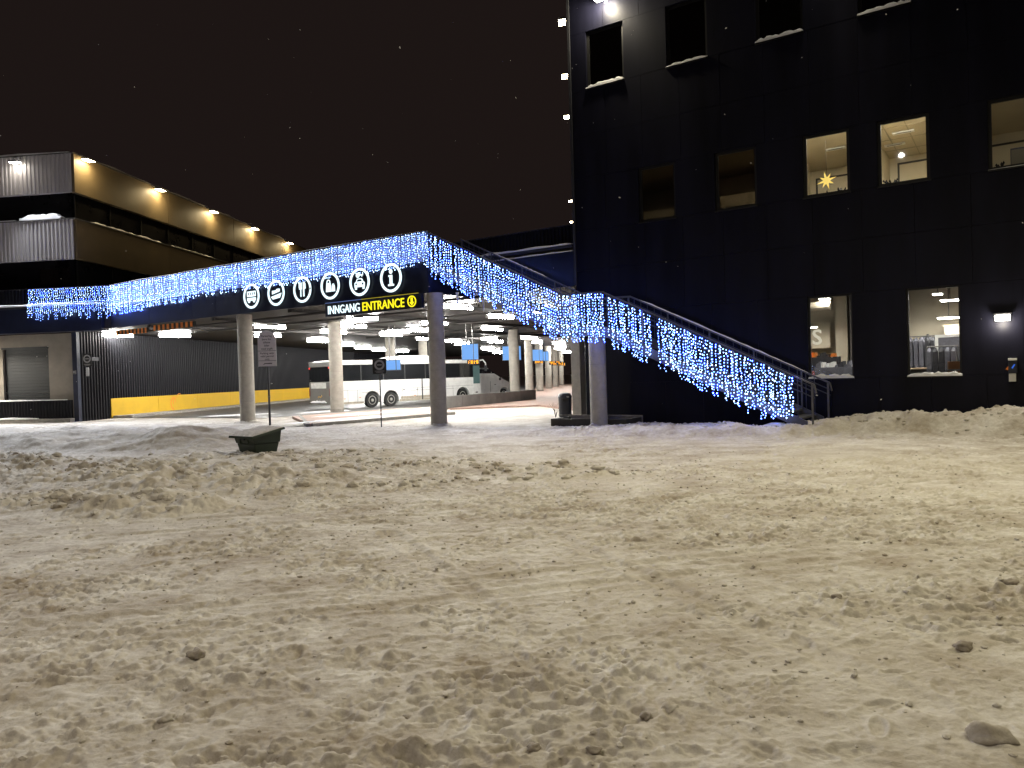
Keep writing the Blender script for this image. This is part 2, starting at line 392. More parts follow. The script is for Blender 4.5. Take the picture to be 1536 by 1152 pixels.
def build_ground():
    az = np.concatenate([np.linspace(-180, -52, 40)[:-1], np.linspace(-52, -38, 60)[:-1], np.linspace(-38, 38, 860)[:-1], np.linspace(38, 52, 60)[:-1], np.linspace(52, 180, 40)[:-1]])
    rad = np.concatenate([np.geomspace(.4, 2.4, 12)[:-1], np.geomspace(2.4, 12, 560)[:-1], np.geomspace(12, 34, 280)[:-1], np.geomspace(34, 75, 50)[:-1], np.geomspace(75, 700, 24)])
    A, D = np.meshgrid(np.radians(az), rad)
    X = D * np.sin(A); Y = D * np.cos(A)
    Z = ground_h(X, Y)
    # foot and wheel prints pressed into the trodden snow
    r2 = np.random.default_rng(5)
    for k in range(520):
        d = 3.0 + 20 * r2.random() ** 1.6; a = math.radians(-38 + 76 * r2.random())
        px, py = d * math.sin(a), d * math.cos(a); th = r2.random() * PI; sc_ = .6 + .5 * r2.random()
        i0, i1 = np.searchsorted(rad, [d - .35, d + .35]); j0, j1 = np.searchsorted(np.radians(az), [a - .35 / d, a + .35 / d])
        x = X[i0:i1, j0:j1] - px; y = Y[i0:i1, j0:j1] - py
        u = x * math.cos(th) + y * math.sin(th); v = -x * math.sin(th) + y * math.cos(th)
        g = np.sqrt((u / .13 / sc_) ** 2 + (v / .055 / sc_) ** 2)
        dep = (.005 + .010 * r2.random())
        Z[i0:i1, j0:j1] += -dep * (1 - sst(.6, 1.05, g)) + .5 * dep * np.exp(-((g - 1.25) / .22) ** 2)
    for (a, b) in (((-4.2, 5.3), (6, 7.9)), ((-4.4, 5.75), (6, 8.5)), ((-8, 8.6), (9, 12.3)), ((-8, 9.4), (9, 13.3)), ((.6, 4), (-1.5, 9)), ((2.2, 4.0), (.2, 9.2))):
        d, t = capsule(X, Y, a, b); d = d + .05 * (vnoise(X * 2, Y * 2) - .5)
        k = 1 - sst(6, 30, np.hypot(X, Y)) * .3
        Z += .65 * k * (-.016 * (1 - sst(.05, .11, d)) + .012 * np.exp(-((d - .15) / .04) ** 2)) * (.5 + vnoise(X * 1.2, Y * 1.2))
    nr, na = X.shape
    verts = np.stack([X, Y, Z], -1).reshape(-1, 3)
    verts = np.vstack([verts, [[0, 0, 0.0]]])
    I = np.arange(nr - 1)[:, None] * na; J = np.arange(na)[None, :]; Jn = (J + 1) % na
    q = np.stack([I + J, I + na + J, I + na + Jn, I + Jn], -1).reshape(-1, 4)
    tri = np.stack([np.full(na, nr * na), np.arange(na), (np.arange(na) + 1) % na], -1)
    me = bpy.data.meshes.new('ground')
    nq, ntr = len(q), len(tri)
    me.vertices.add(len(verts)); me.vertices.foreach_set('co', verts.astype(np.float32).ravel())
    me.loops.add(nq * 4 + ntr * 3); me.polygons.add(nq + ntr)
    lv = np.concatenate([q.ravel(), tri.ravel()]).astype(np.int32)
    me.loops.foreach_set('vertex_index', lv)
    ls = np.concatenate([np.arange(nq) * 4, nq * 4 + np.arange(ntr) * 3]).astype(np.int32)
    me.polygons.foreach_set('loop_start', ls)
    me.polygons.foreach_set('use_smooth', np.ones(nq + ntr, dtype=bool))
    me.update(calc_edges=True); me.validate()
    if me.polygons[0].normal.z < 0: me.flip_normals()
    me.materials.append(M['snow'])
    o = link('ground', me); tag(o, kind='structure')
build_ground()
def gz(x, y): return float(ground_h(np.array([float(x)]), np.array([float(y)]))[0])

def sheet(name, poly, z, m):
    mb = MB(); mb.add([(x, y, z) for x, y in poly], [tuple(range(len(poly)))])
    return tag(mb.build(name, m), kind='structure')
def slab(name, poly, z0, z1, m):
    mb = MB(); mb.prism(poly, 'z', z0, z1)
    return tag(mb.build(name, m), kind='structure')
d45 = (.66, .75)
pA = (-10.6, 37.9); pB = (-8.2, 30.4)
def along(p, k): return (p[0] + d45[0] * k, p[1] + d45[1] * k)
# the bus road, dark wet asphalt
W2 = lambda q, s: tuple(PS(q, s).xy)
sheet('road', [W2(1.4, 2.2), (-17.5, 41.2), (-12.6, 38.2), along((-12.2, 38.6), 0), along((-12.2, 38.6), 26), (6, 60), (10, 118), W2(1.4, 76)], .035, 'asphalt')
slab('pavement', [pB, along(pB, 8), along(pA, 7), pA, (-10.9, 37.2)], -.05, .12, 'paving')
slab('pavement', [(-4.2, 41.5), (1.65, 52.5), (1.2, 56), (4, 118), (11, 118), (3.4, 34.5), (1.5, 42.5)], -.05, .10, 'paving')
def strip(name, a, b, wd, z0, z1, m):
    a = Vector((*a, 0)); b = Vector((*b, 0)); L_ = (b - a).length; ang = math.atan2(b.y - a.y, b.x - a.x)
    mb = MB(); n = max(1, int(L_ / 1.0))
    for i in range(n): mb.box(i * L_ / n + .006, (i + 1) * L_ / n - .006, -wd / 2, wd / 2, z0, z1)
    return tag(mb.build(name, m, loc=a, rz=ang), kind='structure')
strip('kerb', (pB[0] + .09, pB[1] - .07), along((pB[0] + .09, pB[1] - .07), 8), .16, -.05, .13, 'kerb')
strip('kerb', (pA[0] - .09, pA[1] + .09), along((pA[0] - .09, pA[1] + .09), 7), .16, -.05, .13, 'kerb')
strip('kerb', (pB[0] - .06, pB[1] - .1), (pA[0] - .1, pA[1] - .1), .16, -.05, .13, 'kerb')
strip('kerb', W2(.75, 2.5), W2(.75, 70), 1.2, -.05, .16, 'kerb')
# wind-blown snow lying on the pavement
def snow_patch(cx, cy, rx, ry, rot, z, hgt, seed):
    r = random.Random(seed); mb = MB(); seg = 22; vs = [(0, 0, z + hgt)]
    rings = [(.5, .8), (.85, .35), (1.0, 0)]
    ph = [r.uniform(.75, 1.2) for _ in range(seg)]
    for k, hh in rings:
        for i in range(seg):
            a = 2 * PI * i / seg; p = ph[i] * k
            vs.append((rx * p * math.cos(a), ry * p * math.sin(a), z + hgt * hh))
    fs = [(0, 1 + i, 1 + (i + 1) % seg) for i in range(seg)]
    for q_ in range(2):
        for i in range(seg):
            a = 1 + q_ * seg + i; b = 1 + q_ * seg + (i + 1) % seg
            fs.append((a, a + seg, b + seg, b))
    mb.add(vs, fs)
    return tag(mb.build('snow_patch', 'clean_snow', smooth=True, loc=(cx, cy, 0), rz=rot), kind='stuff')
snow_patch(-7.0, 33.2, 3.2, 1.0, R(48), .115, .05, 1)
snow_patch(-7.6, 37.6, 3.0, .7, R(48), .115, .05, 2)
snow_patch(-10.8, 43.6, 1.8, .6, R(48), .03, .05, 3)
snow_patch(-15.5, 42.5, 2.4, .8, R(20), .03, .04, 4)

# ------------------------------------------------------------------ office building
off = thing('office_building', 'tall black panel clad office building filling the right side, with lit square windows', 'building', PE(0, 0, 0), EROT)
FO = 2.4
TS = 4.6; TE = 25.0
F1 = [(a - .08, b + .08) for a, b in ((7.21, 8.37), (9.88, 11.05), (12.60, 13.75), (14.65, 15.81), (17.34, 18.5))]
F2 = [(5.26, 6.71), (8.27, 9.67), (11.22, 12.62), (14.15, 15.51), (17.1, 18.5)]
G0 = [(12.55, 13.80), (15.22, 16.54)]
bands = [(-.3, 1.45, []), (1.45, 3.94, G0), (3.94, 5.5, []), (5.5, 6.92, []), (6.92, 8.80, F1), (8.80, 10.3, []), (10.3, 11.92, []), (11.92, 13.95, F2), (13.95, 15.9, []), (15.9, 18.0, [])]
back = MB()
for bi, (z0, z1, holes) in enumerate(bands):
    a0 = TS if z0 > 4.8 else 6.6
    if z0 < 4.8 and z1 > 5: a0 = TS
    ed = [a0] + [x for h in holes for x in h] + [TE]
    for k in range(len(ed) - 1):
        u0, u1 = ed[k], ed[k + 1]
        if k % 2 == 1 and holes: continue
        back.box(u0, u1, FO + .085, FO + .3, z0, z1)
        n = max(1, round((u1 - u0) / (1.45 if holes else 1.32)))
        for i in range(n):
            x0 = u0 + (u1 - u0) * i / n; x1 = u0 + (u1 - u0) * (i + 1) / n
            mb = MB(); jut = random.uniform(0, .006)
            mb.box(x0 + .0035, x1 - .0035, FO - jut, FO + .08, z0 + .0035, z1 - .0035)
            mb.build('wall_panel', 'facade', off)
back.build('wall', 'backing', off)
# left flank running back along the station, roof, corner trim
kx = .089
side = MB()
ang = math.atan(kx)
c0 = PE(TS, FO)
sw = MB()
nseg = 14
lw = thing('dummy', None, None); bpy.data.objects.remove(lw)
inv = Matrix.Rotation(-EROT, 4, 'Z') @ Matrix.Translation(-Vector((BX, BY, 0)))
def L2(p): return inv @ Vector(p)
for i in range(nseg):
    a = i * 5.0; b = (i + 1) * 5.0
    for (z0, z1) in ((4.95, 9.5), (9.5, 14.0), (14.0, 18.0)):
        mb = MB()
        q0 = L2((c0.x + kx * (a + .02) + .05, c0.y + a + .05, 0)); q1 = L2((c0.x + kx * (b - .02) + .05, c0.y + b, 0))
        r0 = L2((c0.x + kx * a + .4, c0.y + a + .05, 0)); r1 = L2((c0.x + kx * b + .4, c0.y + b, 0))
        mb.prism([(q0.x, q0.y), (q1.x, q1.y), (r1.x, r1.y), (r0.x, r0.y)], 'z', z0 + .01, z1 - .01)
        mb.build('wall_panel', 'facade', off)
rp = [L2((c0.x + .1, c0.y + .1, 0)), L2((c0.x + kx * 70 + .1, c0.y + 70, 0)), L2(PE(TE, 60)), L2(PE(TE, FO + .1))]
MB().prism([(p.x, p.y) for p in rp], 'z', 17.9, 18.2).build('roof', 'facade', off)
MB().box(TS - .05, TS + .04, FO - .05, FO + .06, 5.0, 18).build('corner_trim', 'darksteel', off)
MB().cyl((TS - .12, FO + .35, 6.3), (TS - .12, FO + .35, 18), .05, seg=8).build('downpipe', 'steel', off)
# recessed entry under the corner
MB().box(3.35, 6.9, 5.25, 5.4, -.1, 4.9).build('recess_wall', 'facade', off)
MB().box(6.65, 6.8, FO + .31, 5.24, -.1, 4.9).build('recess_return', 'facade', off)
MB().box(4.7, 6.9, FO + .31, 5.4, 4.91, 5.0).build('recess_ceiling', 'backing', off)
lowseg = MB()
for i in range(16):
    a = 31.1 + i * 5; x0 = 3.05 + kx * (a - 31.1); x1 = x0 + kx * 5
    q0 = L2((x0, a, 0)); q1 = L2((x1, a + 5, 0)); r0 = L2((x0 + .3, a, 0)); r1 = L2((x1 + .3, a + 5, 0))
    MB().prism([(q0.x, q0.y), (q1.x, q1.y), (r1.x, r1.y), (r0.x, r0.y)], 'z', -.1, 4.9).build('ground_floor_wall', 'facade', off)
MB().box(2.7, 3.12, 5.2, 5.65, -.05, 4.93).build('corner_pier', 'concrete', off, bevel=.02)

def rough_sill_snow(x0, x1, y0, y1, z, hgt, parent, seed):
    r = random.Random(seed); n = 16; mb = MB(); vs = []
    for i in range(n + 1):
        x = x0 + (x1 - x0) * i / n; e = min(i, n - i) / 2.0; e = min(1, .45 + .55 * e)
        h = hgt * e * r.uniform(.65, 1.15); f = y0 - r.uniform(0, .03)
        vs += [(x, f, z), (x, f + .01, z + h * .7), (x, f + .05, z + h), (x, y1, z + h * 1.1), (x, y1, z)]
    fs = []
    for i in range(n):
        a = i * 5; b = a + 5
        for k in range(4): fs.append((a + k, a + k + 1, b + k + 1, b + k))
    fs += [(0, 1, 2, 3, 4), tuple(range(n * 5, n * 5 + 5))[::-1]]
    mb.add(vs, fs); return mb.build('sill_snow', 'clean_snow', parent, smooth=True)

def window(x0, x1, z0, z1, dark=False, snow=0, label=None, seed=1):
    fr = MB(); t = .09 if z0 > 5 else .05; y0, y1 = FO + .10, FO + .17
    fr.box(x0, x0 + t, y0, y1, z0, z1).box(x1 - t, x1, y0, y1, z0, z1).box(x0 + t, x1 - t, y0, y1, z0, z0 + t).box(x0 + t, x1 - t, y0, y1, z1 - t, z1)
    o = fr.build('window', 'frame', off)
    if label: o['label'] = label
    MB().box(x0 + t, x1 - t, y0 + .03, y0 + .04, z0 + t, z1 - t).build('pane', 'darkglass' if dark else 'glass', o)
    MB().box(x0 - .02, x1 + .02, FO - .06, FO + .099, z0 - .04, z0 - .004).build('sill', 'frame', o)
    if snow: rough_sill_snow(x0 - .01, x1 + .01, FO - .055, FO + .09, z0 - .003, snow, o, seed)
    return o
for k, (a, b) in enumerate(F2): window(a, b, 11.92, 13.95, True, .13 if k != 1 else .09, 'dark upper window with snow along its sill', k + 3)
lab1 = ['unlit window with a faint pale lower half', 'dim window half covered by a beige lower part', 'lit window with a yellow paper star', 'brightly lit window with bare cream office wall', 'dimly lit window cut by the frame edge']
for k, (a, b) in enumerate(F1): window(a, b, 6.92, 8.80, k < 2, .02 if k == 4 else 0, lab1[k], k + 20)
for k, (a, b) in enumerate(G0): window(a, b, 1.45, 3.94, False, .11, ['shop window with snow on its sill beside the stair foot', 'right hand shop window with snow on its sill'][k], k + 30)

def room(x0, x1, depth, z0, z1, wall, ceil, floor='dim'):
    y0 = FO + .31; y1 = y0 + depth
    r = MB().box(x0, x1, y1, y1 + .1, z0, z1).build('room_wall', wall, off)
    MB().box(x0 - .1, x0, y0, y1, z0, z1).build('side_wall', wall, r)
    MB().box(x1, x1 + .1, y0, y1, z0, z1).build('side_wall', wall, r)
    MB().box(x0, x1, y0, y1, z1, z1 + .1).build('room_ceiling', ceil, r)
    MB().box(x0, x1, y0, y1, z0 - .1, z0).build('room_floor', floor, r)
    return r
def officelamp(x, y, z, lx, ly, m, label, group=None):
    t = ethings('ceiling_lamp', label, 'lamp', x, y, z, group)
    MB().box(-lx / 2 - .03, lx / 2 + .03, -ly / 2 - .03, ly / 2 + .03, -.03, -.002).build('housing', 'white', t)
    MB().box(-lx / 2, lx / 2, -ly / 2, ly / 2, -.042, -.031).build('diffuser', m, t)
    return t
# upper floor rooms (deck level is z 6.15)
for k, (a, b) in enumerate(F2[:5]):
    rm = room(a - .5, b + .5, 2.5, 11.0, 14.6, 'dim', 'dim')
    MB().box(a + .05, b - .05, FO + .22, FO + .23, 11.95, 13.92).build('reflection_sheet', 'glasstone', rm)  # added sheet behind the glass in place of its reflection
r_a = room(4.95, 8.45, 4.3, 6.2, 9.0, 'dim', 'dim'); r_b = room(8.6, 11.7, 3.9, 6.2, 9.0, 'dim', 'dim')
officelamp(7.0, FO + .55, 9.0, .8, .4, 'dimfill', 'faint added fill panel in the ceiling of the dim left office')
MB().box(4.96, 8.44, FO + 3.1, FO + 3.16, 6.2, 7.95).build('lower_wall_panel', 'dim', r_a)  # added panel, stands in for the dimly lit lower back wall
MB().box(8.61, 11.69, FO + 3.0, FO + 3.06, 6.2, 8.05).build('lower_wall_panel', 'interior', r_b)  # likewise added, so the lower half looks faintly lit
officelamp(10.6, FO + .6, 9.0, .5, .25, 'dimfill', 'faint added fill panel in the ceiling of the second dim office').scale = (1.6, 1.6, 1)
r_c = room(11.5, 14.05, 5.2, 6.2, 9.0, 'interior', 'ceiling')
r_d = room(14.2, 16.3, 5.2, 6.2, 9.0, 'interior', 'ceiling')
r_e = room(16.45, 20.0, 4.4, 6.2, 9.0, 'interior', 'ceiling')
officelamp(13.0, FO + .52, 9.0, 1.3, .3, 'officelamp', 'office ceiling lamp behind the window with the star')
officelamp(15.3, FO + .52, 9.0, 1.5, .32, 'officelamp', 'office ceiling lamp behind the brightest upper window')
officelamp(18.6, FO + .5, 9.0, .35, .15, 'officelamp', 'office ceiling lamp behind the rightmost upper window')
for (rm, x, y) in ((r_c, 12.95, 5.2), (r_d, 15.0, 4.7), (r_d, 14.6, 6.0)):
    MB().box(x - .3, x + .3, y - .1, y + .1, 8.955, 8.995).build('ceiling_vent', 'white', rm)
    MB().box(x - .22, x + .22, y - .06, y - .03, 8.945, 8.954).build('vent_slot', 'gap', rm)
for x in (14.55, 15.15, 15.75):
    MB().box(x - .012, x + .012, FO + .4, FO + 5.5, 8.985, 8.998).build('ceiling_joint', 'dim', r_d)
for y in (4.0, 5.4, 6.8):
    MB().box(14.21, 16.29, y - .012, y + .012, 8.985, 8.998).build('ceiling_joint', 'dim', r_d)
def door_frame(rm, x0, x1, y, z1, m='frame'):
    MB().box(x0, x0 + .06, y - .04, y, 6.2, z1).build('door_jamb', m, rm)
    MB().box(x1 - .06, x1, y - .04, y, 6.2, z1).build('door_jamb', m, rm)
    MB().box(x0 + .06, x1 - .06, y - .04, y, z1 - .06, z1).build('door_head', m, rm)
door_frame(r_c, 11.75, 13.0, FO + 5.50, 8.72, 'shopdark'); door_frame(r_c, 13.32, 14.0, FO + 5.50, 8.72, 'shopdark')
door_frame(r_d, 14.45, 16.28, FO + 5.50, 8.80, 'shopdark'); door_frame(r_e, 16.6, 19.0, FO + 4.70, 8.7, 'shopdark')
t = ethings('desk_cabinet', 'grey cabinet standing inside the rightmost upper window', 'cabinet', 18.05, FO + .8, 6.2)
MB().box(-.3, .35, -.2, .25, 0, 1.35).build('body', 'cloth_grey', t, bevel=.01); MB().box(-.28, .33, -.215, -.201, .1, 1.3).build('door', 'dim', t)
for (x, hgt, lb) in ((14.85, .98, 'small dark plant pot at the sill of the brightest upper window'), (17.55, .97, 'dark leaning folder at the sill of the rightmost window'), (13.5, .95, 'dark object on the sill right of the yellow star')):
    t = ethings('window_sill_item', lb, 'sill item', x, FO + .5, 6.9)
    MB().cyl((0, 0, -.7), (0, 0, .12), .09, .12, 10).build('pot', 'cloth_dark', t)
    mb = MB(); rd = random.Random(int(x * 10))
    for i in range(9):
        a = rd.uniform(0, 2 * PI); l = rd.uniform(.08, .2)
        p = Vector((math.cos(a) * l, math.sin(a) * l * .5, .12 + rd.uniform(.0, .14)))
        mb.add([(0, 0, .1), p + Vector((.03, 0, 0)), p + Vector((0, 0, .06)), p - Vector((.03, 0, 0))], [(0, 1, 2, 3)])
    mb.build('leaves', 'cloth_dark', t)
# glowing paper star hanging in the window
t = ethings('star_lantern', 'yellow glowing paper star hanging inside a lit upper window', 'star lamp', 13.12, FO + .34, 7.42)
st = MB(); pts = 8
for i in range(pts):
    a = 2 * PI * i / pts + .25; r_ = .30 if i % 2 == 0 else .24
    l, rr_ = a - PI / pts, a + PI / pts
    tip = (r_ * math.cos(a), 0, r_ * math.sin(a)); b0 = (.1 * math.cos(l), 0, .1 * math.sin(l)); b1 = (.1 * math.cos(rr_), 0, .1 * math.sin(rr_))
    st.add([tip, b0, (0, -.07, 0), b1, (0, .07, 0)], [(0, 1, 2), (0, 2, 3), (0, 4, 1), (0, 3, 4)])
st.build('star_body', 'star', t)
MB().cyl((0, 0, .1), (0, 0, 1.2), .006, seg=6).build('cord', 'cable', t)
MB().cyl((.0, .02, -.3), (.0, .02, -.52), .01, .05, seg=8).build('stand', 'cloth_dark', t)

# the shop on the ground floor
shop = room(10.2, 18.4, 5.6, .35, 4.5, 'shopwall', 'shopdark', 'shopdark')
MB().box(12.35, 12.75, 7.6, 8.0, .35, 4.5).build('pillar', 'shopwall', shop)
MB().box(12.9, 14.4, 7.2, 8.2, .35, 4.5).build('dark_partition', 'shopdark', shop)
MB().box(10.8, 12.4, 3.9, 4.0, 4.05, 4.3).build('duct', 'shopwall', shop)
MB().cyl((10.4, 5.6, 3.85), (12.6, 5.6, 3.85), .16, seg=14).build('duct', 'shopwall', shop)
t = ethings('shop_lettering', 'pale glowing letters on the shop wall seen through the left shop window', 'lettering', 11.28, 7.75, 2.62)
MB().box(-.4, .85, .02, .06, -.15, .8).build('board', 'shopwall', t)
text('letter', 'S', .78, .02, 'letterlight', t, (-.19, 0, 0), .012); text('letter', 'S', .78, .02, 'letterlight', t, (.22, 0, 0), .012)
def rack(x, y, z, w_, h_, mats, label, seed):
    t = ethings('clothes_rack', label, 'clothes rack', x, y, z); r = random.Random(seed)
    fr = MB(); fr.tube([(0, 0, 0), (0, 0, h_), (w_, 0, h_), (w_, 0, 0)], .02, 6); fr.build('rail', 'steel', t)
    n = int(w_ / .15)
    for i in range(n):
        xx = .06 + i * w_ / n; l = r.uniform(.55, .9) * h_; d = r.uniform(.16, .24)
        mb = MB(); mb.add([(xx - .06, -d, h_ - .16), (xx - .025, 0, h_ - .03), (xx - .06, d, h_ - .16), (xx - .075, d * 1.1, h_ - l), (xx - .075, -d * 1.1, h_ - l),
                           (xx + .06, -d, h_ - .16), (xx + .025, 0, h_ - .03), (xx + .06, d, h_ - .16), (xx + .075, d * 1.1, h_ - l), (xx + .075, -d * 1.1, h_ - l)],
                          [(0, 1, 2, 3, 4), (5, 9, 8, 7, 6), (0, 5, 6, 1), (1, 6, 7, 2), (2, 7, 8, 3), (3, 8, 9, 4), (4, 9, 5, 0)])
        mb.build('garment', r.choice(mats), t)
    return t
def stand(x, y, w_, d_, h_, m, label, seed, cols):
    t = ethings('display_stand', label, 'display stand', x, y, .35); r = random.Random(seed)
    MB().box(0, w_, 0, d_, 0, h_).build('body', m, t)
    for k_ in range(3): MB().box(.03, w_ - .03, -.012, -.001, .25 + k_ * h_ * .27, .27 + k_ * h_ * .27).build('shelf_edge', 'cloth_grey', t)
    u = .02
    while u < w_ - .1:
        ww = r.uniform(.05, .16); hh = r.uniform(.05, .2)
        mb = MB(); mb.prism([(u, h_), (u + ww, h_), (u + ww * .9, h_ + hh), (u + ww * .2, h_ + hh * r.uniform(.6, 1))], 'y', .05, d_ - .05)
        mb.build('goods', r.choice(cols), t); u += ww + r.uniform(.0, .05)
    return t
stand(11.5, 6.3, 1.15, .5, 1.78, 'cloth_dark', 'dark stand with red and pale goods on top in the left shop window', 1, ['orange', 'cloth_red', 'white', 'cloth_dark'])
stand(12.3, 4.3, 1.5, .6, 1.42, 'cloth_grey', 'low grey stand in the lower right of the left shop window', 2, ['cloth_grey', 'white', 'cloth_dark'])
stand(11.75, 3.4, .8, .4, 1.15, 'cloth_dark', 'low dark stand right behind the left shop window', 3, ['cloth_dark', 'cloth_grey', 'cloth_red'])
stand(14.55, 7.4, 1.2, .3, 2.25, 'cloth_dark', 'tall dark stand with folded goods behind the coats', 4, ['wood', 'cloth_grey', 'cloth_dark', 'white'])
rack(14.5, 6.6, .35, 1.25, 2.35, ['cloth_dark', 'cloth_dark', 'cloth_dark', 'cloth_grey'], 'rack of dark coats in the right shop window', 3)
rack(15.55, 4.2, .35, .8, 1.95, ['cloth_dark', 'cloth_grey'], 'rack of dark jackets at the right edge of the right shop window', 4)
t = ethings('upright_panel', 'grey panel in a pale upright frame standing among clothes in the right shop window', 'frame', 15.62, 6.0, .35)
MB().box(0, .09, -.03, .03, .6, 2.35).box(.91, 1.0, -.03, .03, .6, 2.35).box(.09, .91, -.03, .03, 2.26, 2.35).box(.09, .91, -.03, .03, .6, .69).build('frame', 'white', t)
MB().box(.09, .91, -.01, .01, .69, 2.26).build('panel', 'cloth_grey', t); MB().box(0, 1, -.2, .2, 0, .04).box(.1, .16, -.03, .03, .04, .6).box(.84, .9, -.03, .03, .04, .6).build('foot', 'steel', t)
t = ethings('wall_shelf', 'warm lit wooden wall shelf high in the right shop window', 'shelf', 15.75, 7.9, 3.02)
MB().box(0, .9, -.25, 0, 0, .06).build('board', 'wood', t); MB().box(.02, .88, -.23, -.01, -.5, -.01).build('backing', 'shopwall', t)
t = ethings('shop_counter', 'dark low counter inside the right shop window', 'counter', 14.8, 4.6, .35)
MB().box(0, 1.2, 0, .6, 0, 1.28).build('body', 'shopdark', t); MB().box(-.04, 1.24, -.04, .64, 1.28, 1.33).build('top', 'wood', t)
t = ethings('cardboard_box', 'orange cardboard box at the lower right of the right shop window', 'box', 16.2, 3.25, 1.42)
MB().box(-.05, .35, -.1, .2, -.25, .42).build('body', mat('orange_card', (.62, .3, .13), .8), t); MB().box(-.05, .35, -.105, -.1, .15, .2).build('tape', 'white', t)
for (x, y, z, lx, ly, lb) in ((15.8, 5.0, 3.95, .24, .3, 'small square lamp high in the right shop window'), (16.05, 6.2, 3.82, .5, .45, 'upper bright panel lamp in the right shop window'), (15.95, 7.0, 3.30, .6, .5, 'lower bright panel lamp in the right shop window'),
                              (11.72, 6.4, 3.22, .45, .35, 'bright panel lamp above the letters in the left shop window'), (12.45, 5.4, 4.1, .3, .3, 'square lamp at the top of the left shop window')):
    t = officelamp(x, y, z, lx, ly, 'shoplamp', lb); MB().cyl((0, 0, 0), (0, 0, 4.5 - z), .012, seg=6).build('rod', 'gap', t)
officelamp(12.6, 3.3, 4.45, 1.0, .4, 'shoplamp', 'ceiling strip lamp hidden above the left shop window'); officelamp(15.8, 3.3, 4.45, 1.0, .4, 'shoplamp', 'ceiling strip lamp hidden above the right shop window')

# lamps on the office
def flood(loc, rz, label, m, group, spot=None, size=1.0):
    """bracket wall lamp: local -y points away from the wall"""
    t = thing('wall_lamp', label, 'wall lamp', loc, rz, group)
    MB().box(-.07, .07, -.03, 0, -.08, .08).build('wall_plate', 'darksteel', t)
    MB().tube([(0, -.03, 0), (0, -.2, .02)], .018, 6).build('bracket', 'darksteel', t)
    hd = MB(); hd.prism([(-.16 * size - .18, -.02), (-.16 * size - .18, .05), (-.17, .09), (-.15, .0)], 'x', -.17 * size, .17 * size); hd.build('housing', 'darksteel', t)
    MB().prism([(-.16 * size - .17, -.045), (-.16 * size - .17, -.024), (-.16, -.004), (-.155, -.03)], 'x', -.15 * size, .15 * size).build('lens', m, t)
    return t
gl = 'floodlights high on the office building'
flood(PE(6.12, FO, 14.78), EROT, 'bright lamp high on the black office facade at the top edge', 'lampwhite', gl, size=1.8)
# the row continues along the facade beyond the frame
for tt, en in ((6.12, 9500), (13.2, 9000), (20.5, 9000)):
    if tt > 7: flood(PE(tt, FO, 14.78), EROT, 'lamp of the facade row above the frame, ' + ('over the left shop window' if tt < 15 else 'at the far right end'), 'lampwhite', gl, size=1.8)
    light('floodlight', 'SPOT', PE(tt, FO - .45, 14.7), en * .38, WARM, PE(tt + 3, FO - 24, 0), spot_size=R(140), spot_blend=1.0, shadow_soft_size=.12)
light('lamp_glow', 'POINT', PE(6.12, FO - .42, 14.62), 420, WARM, shadow_soft_size=.12)
side_rz = -PI / 2 - math.atan(kx)
lb = ['highest of the small lamps along the office building corner', 'second lamp down along the office building corner', 'third lamp down along the office building corner', 'fourth lamp down on the building corner, above the parapet', 'lowest lamp on the building corner, just above the parapet']
for k, dy in enumerate((.45, 5.5, 10.7, 29.3, 37.1)):
    flood((c0.x + kx * dy + .04, c0.y + dy, 14.72), side_rz, lb[k], 'lampwarm', 'lamps along the office flank', size=1.4)
    light('flank_lamp_light', 'POINT', (c0.x + kx * dy - .34, c0.y + dy, 14.6), 60, WARM, shadow_soft_size=.06)
# entrance lamp and intercom at the right edge
t = ethings('bulkhead_lamp', 'glaring white wall lamp beside the right shop window', 'wall lamp', 17.50, FO, 2.95)
MB().box(-.18, .18, -.05, 0, -.08, .1).build('back_plate', 'darksteel', t); MB().box(-.17, .17, -.16, -.051, -.06, .07).build('diffuser', 'lampwhite', t, bevel=.02); MB().box(-.2, .2, -.18, 0, .101, .13).build('hood', 'darksteel', t)
light('bulkhead_glow', 'POINT', PE(17.5, FO - .3, 2.8), 55, (1, .9, .72), shadow_soft_size=.1)
t = ethings('wall_box', 'small blue and white box mounted on the wall under the glaring lamp', 'wall box', 17.70, FO, 1.62)
MB().box(-.10, .10, -.13, -.001, -.14, .2).build('box', 'navy', t, bevel=.015); MB().box(-.1, .1, -.15, 0, .2, .26).build('lid', 'white', t, bevel=.01)
MB().box(-.09, .07, -.1, -.001, -.36, -.14).build('lower_box', 'white', t, bevel=.01)
MB().prism([(-.03, .0), (.03, .10), (.06, .09), (0, -.02)], 'y', -.135, -.131).build('blue_mark', mat('blue_mark', (.02, .12, .6), .4, emit=(.05, .2, 1), estr=.4), t)
MB().prism([(-.16, -.03), (-.1, .05), (-.101, -.06)], 'y', -.12, -.08).build('orange_tag', 'orange', t)

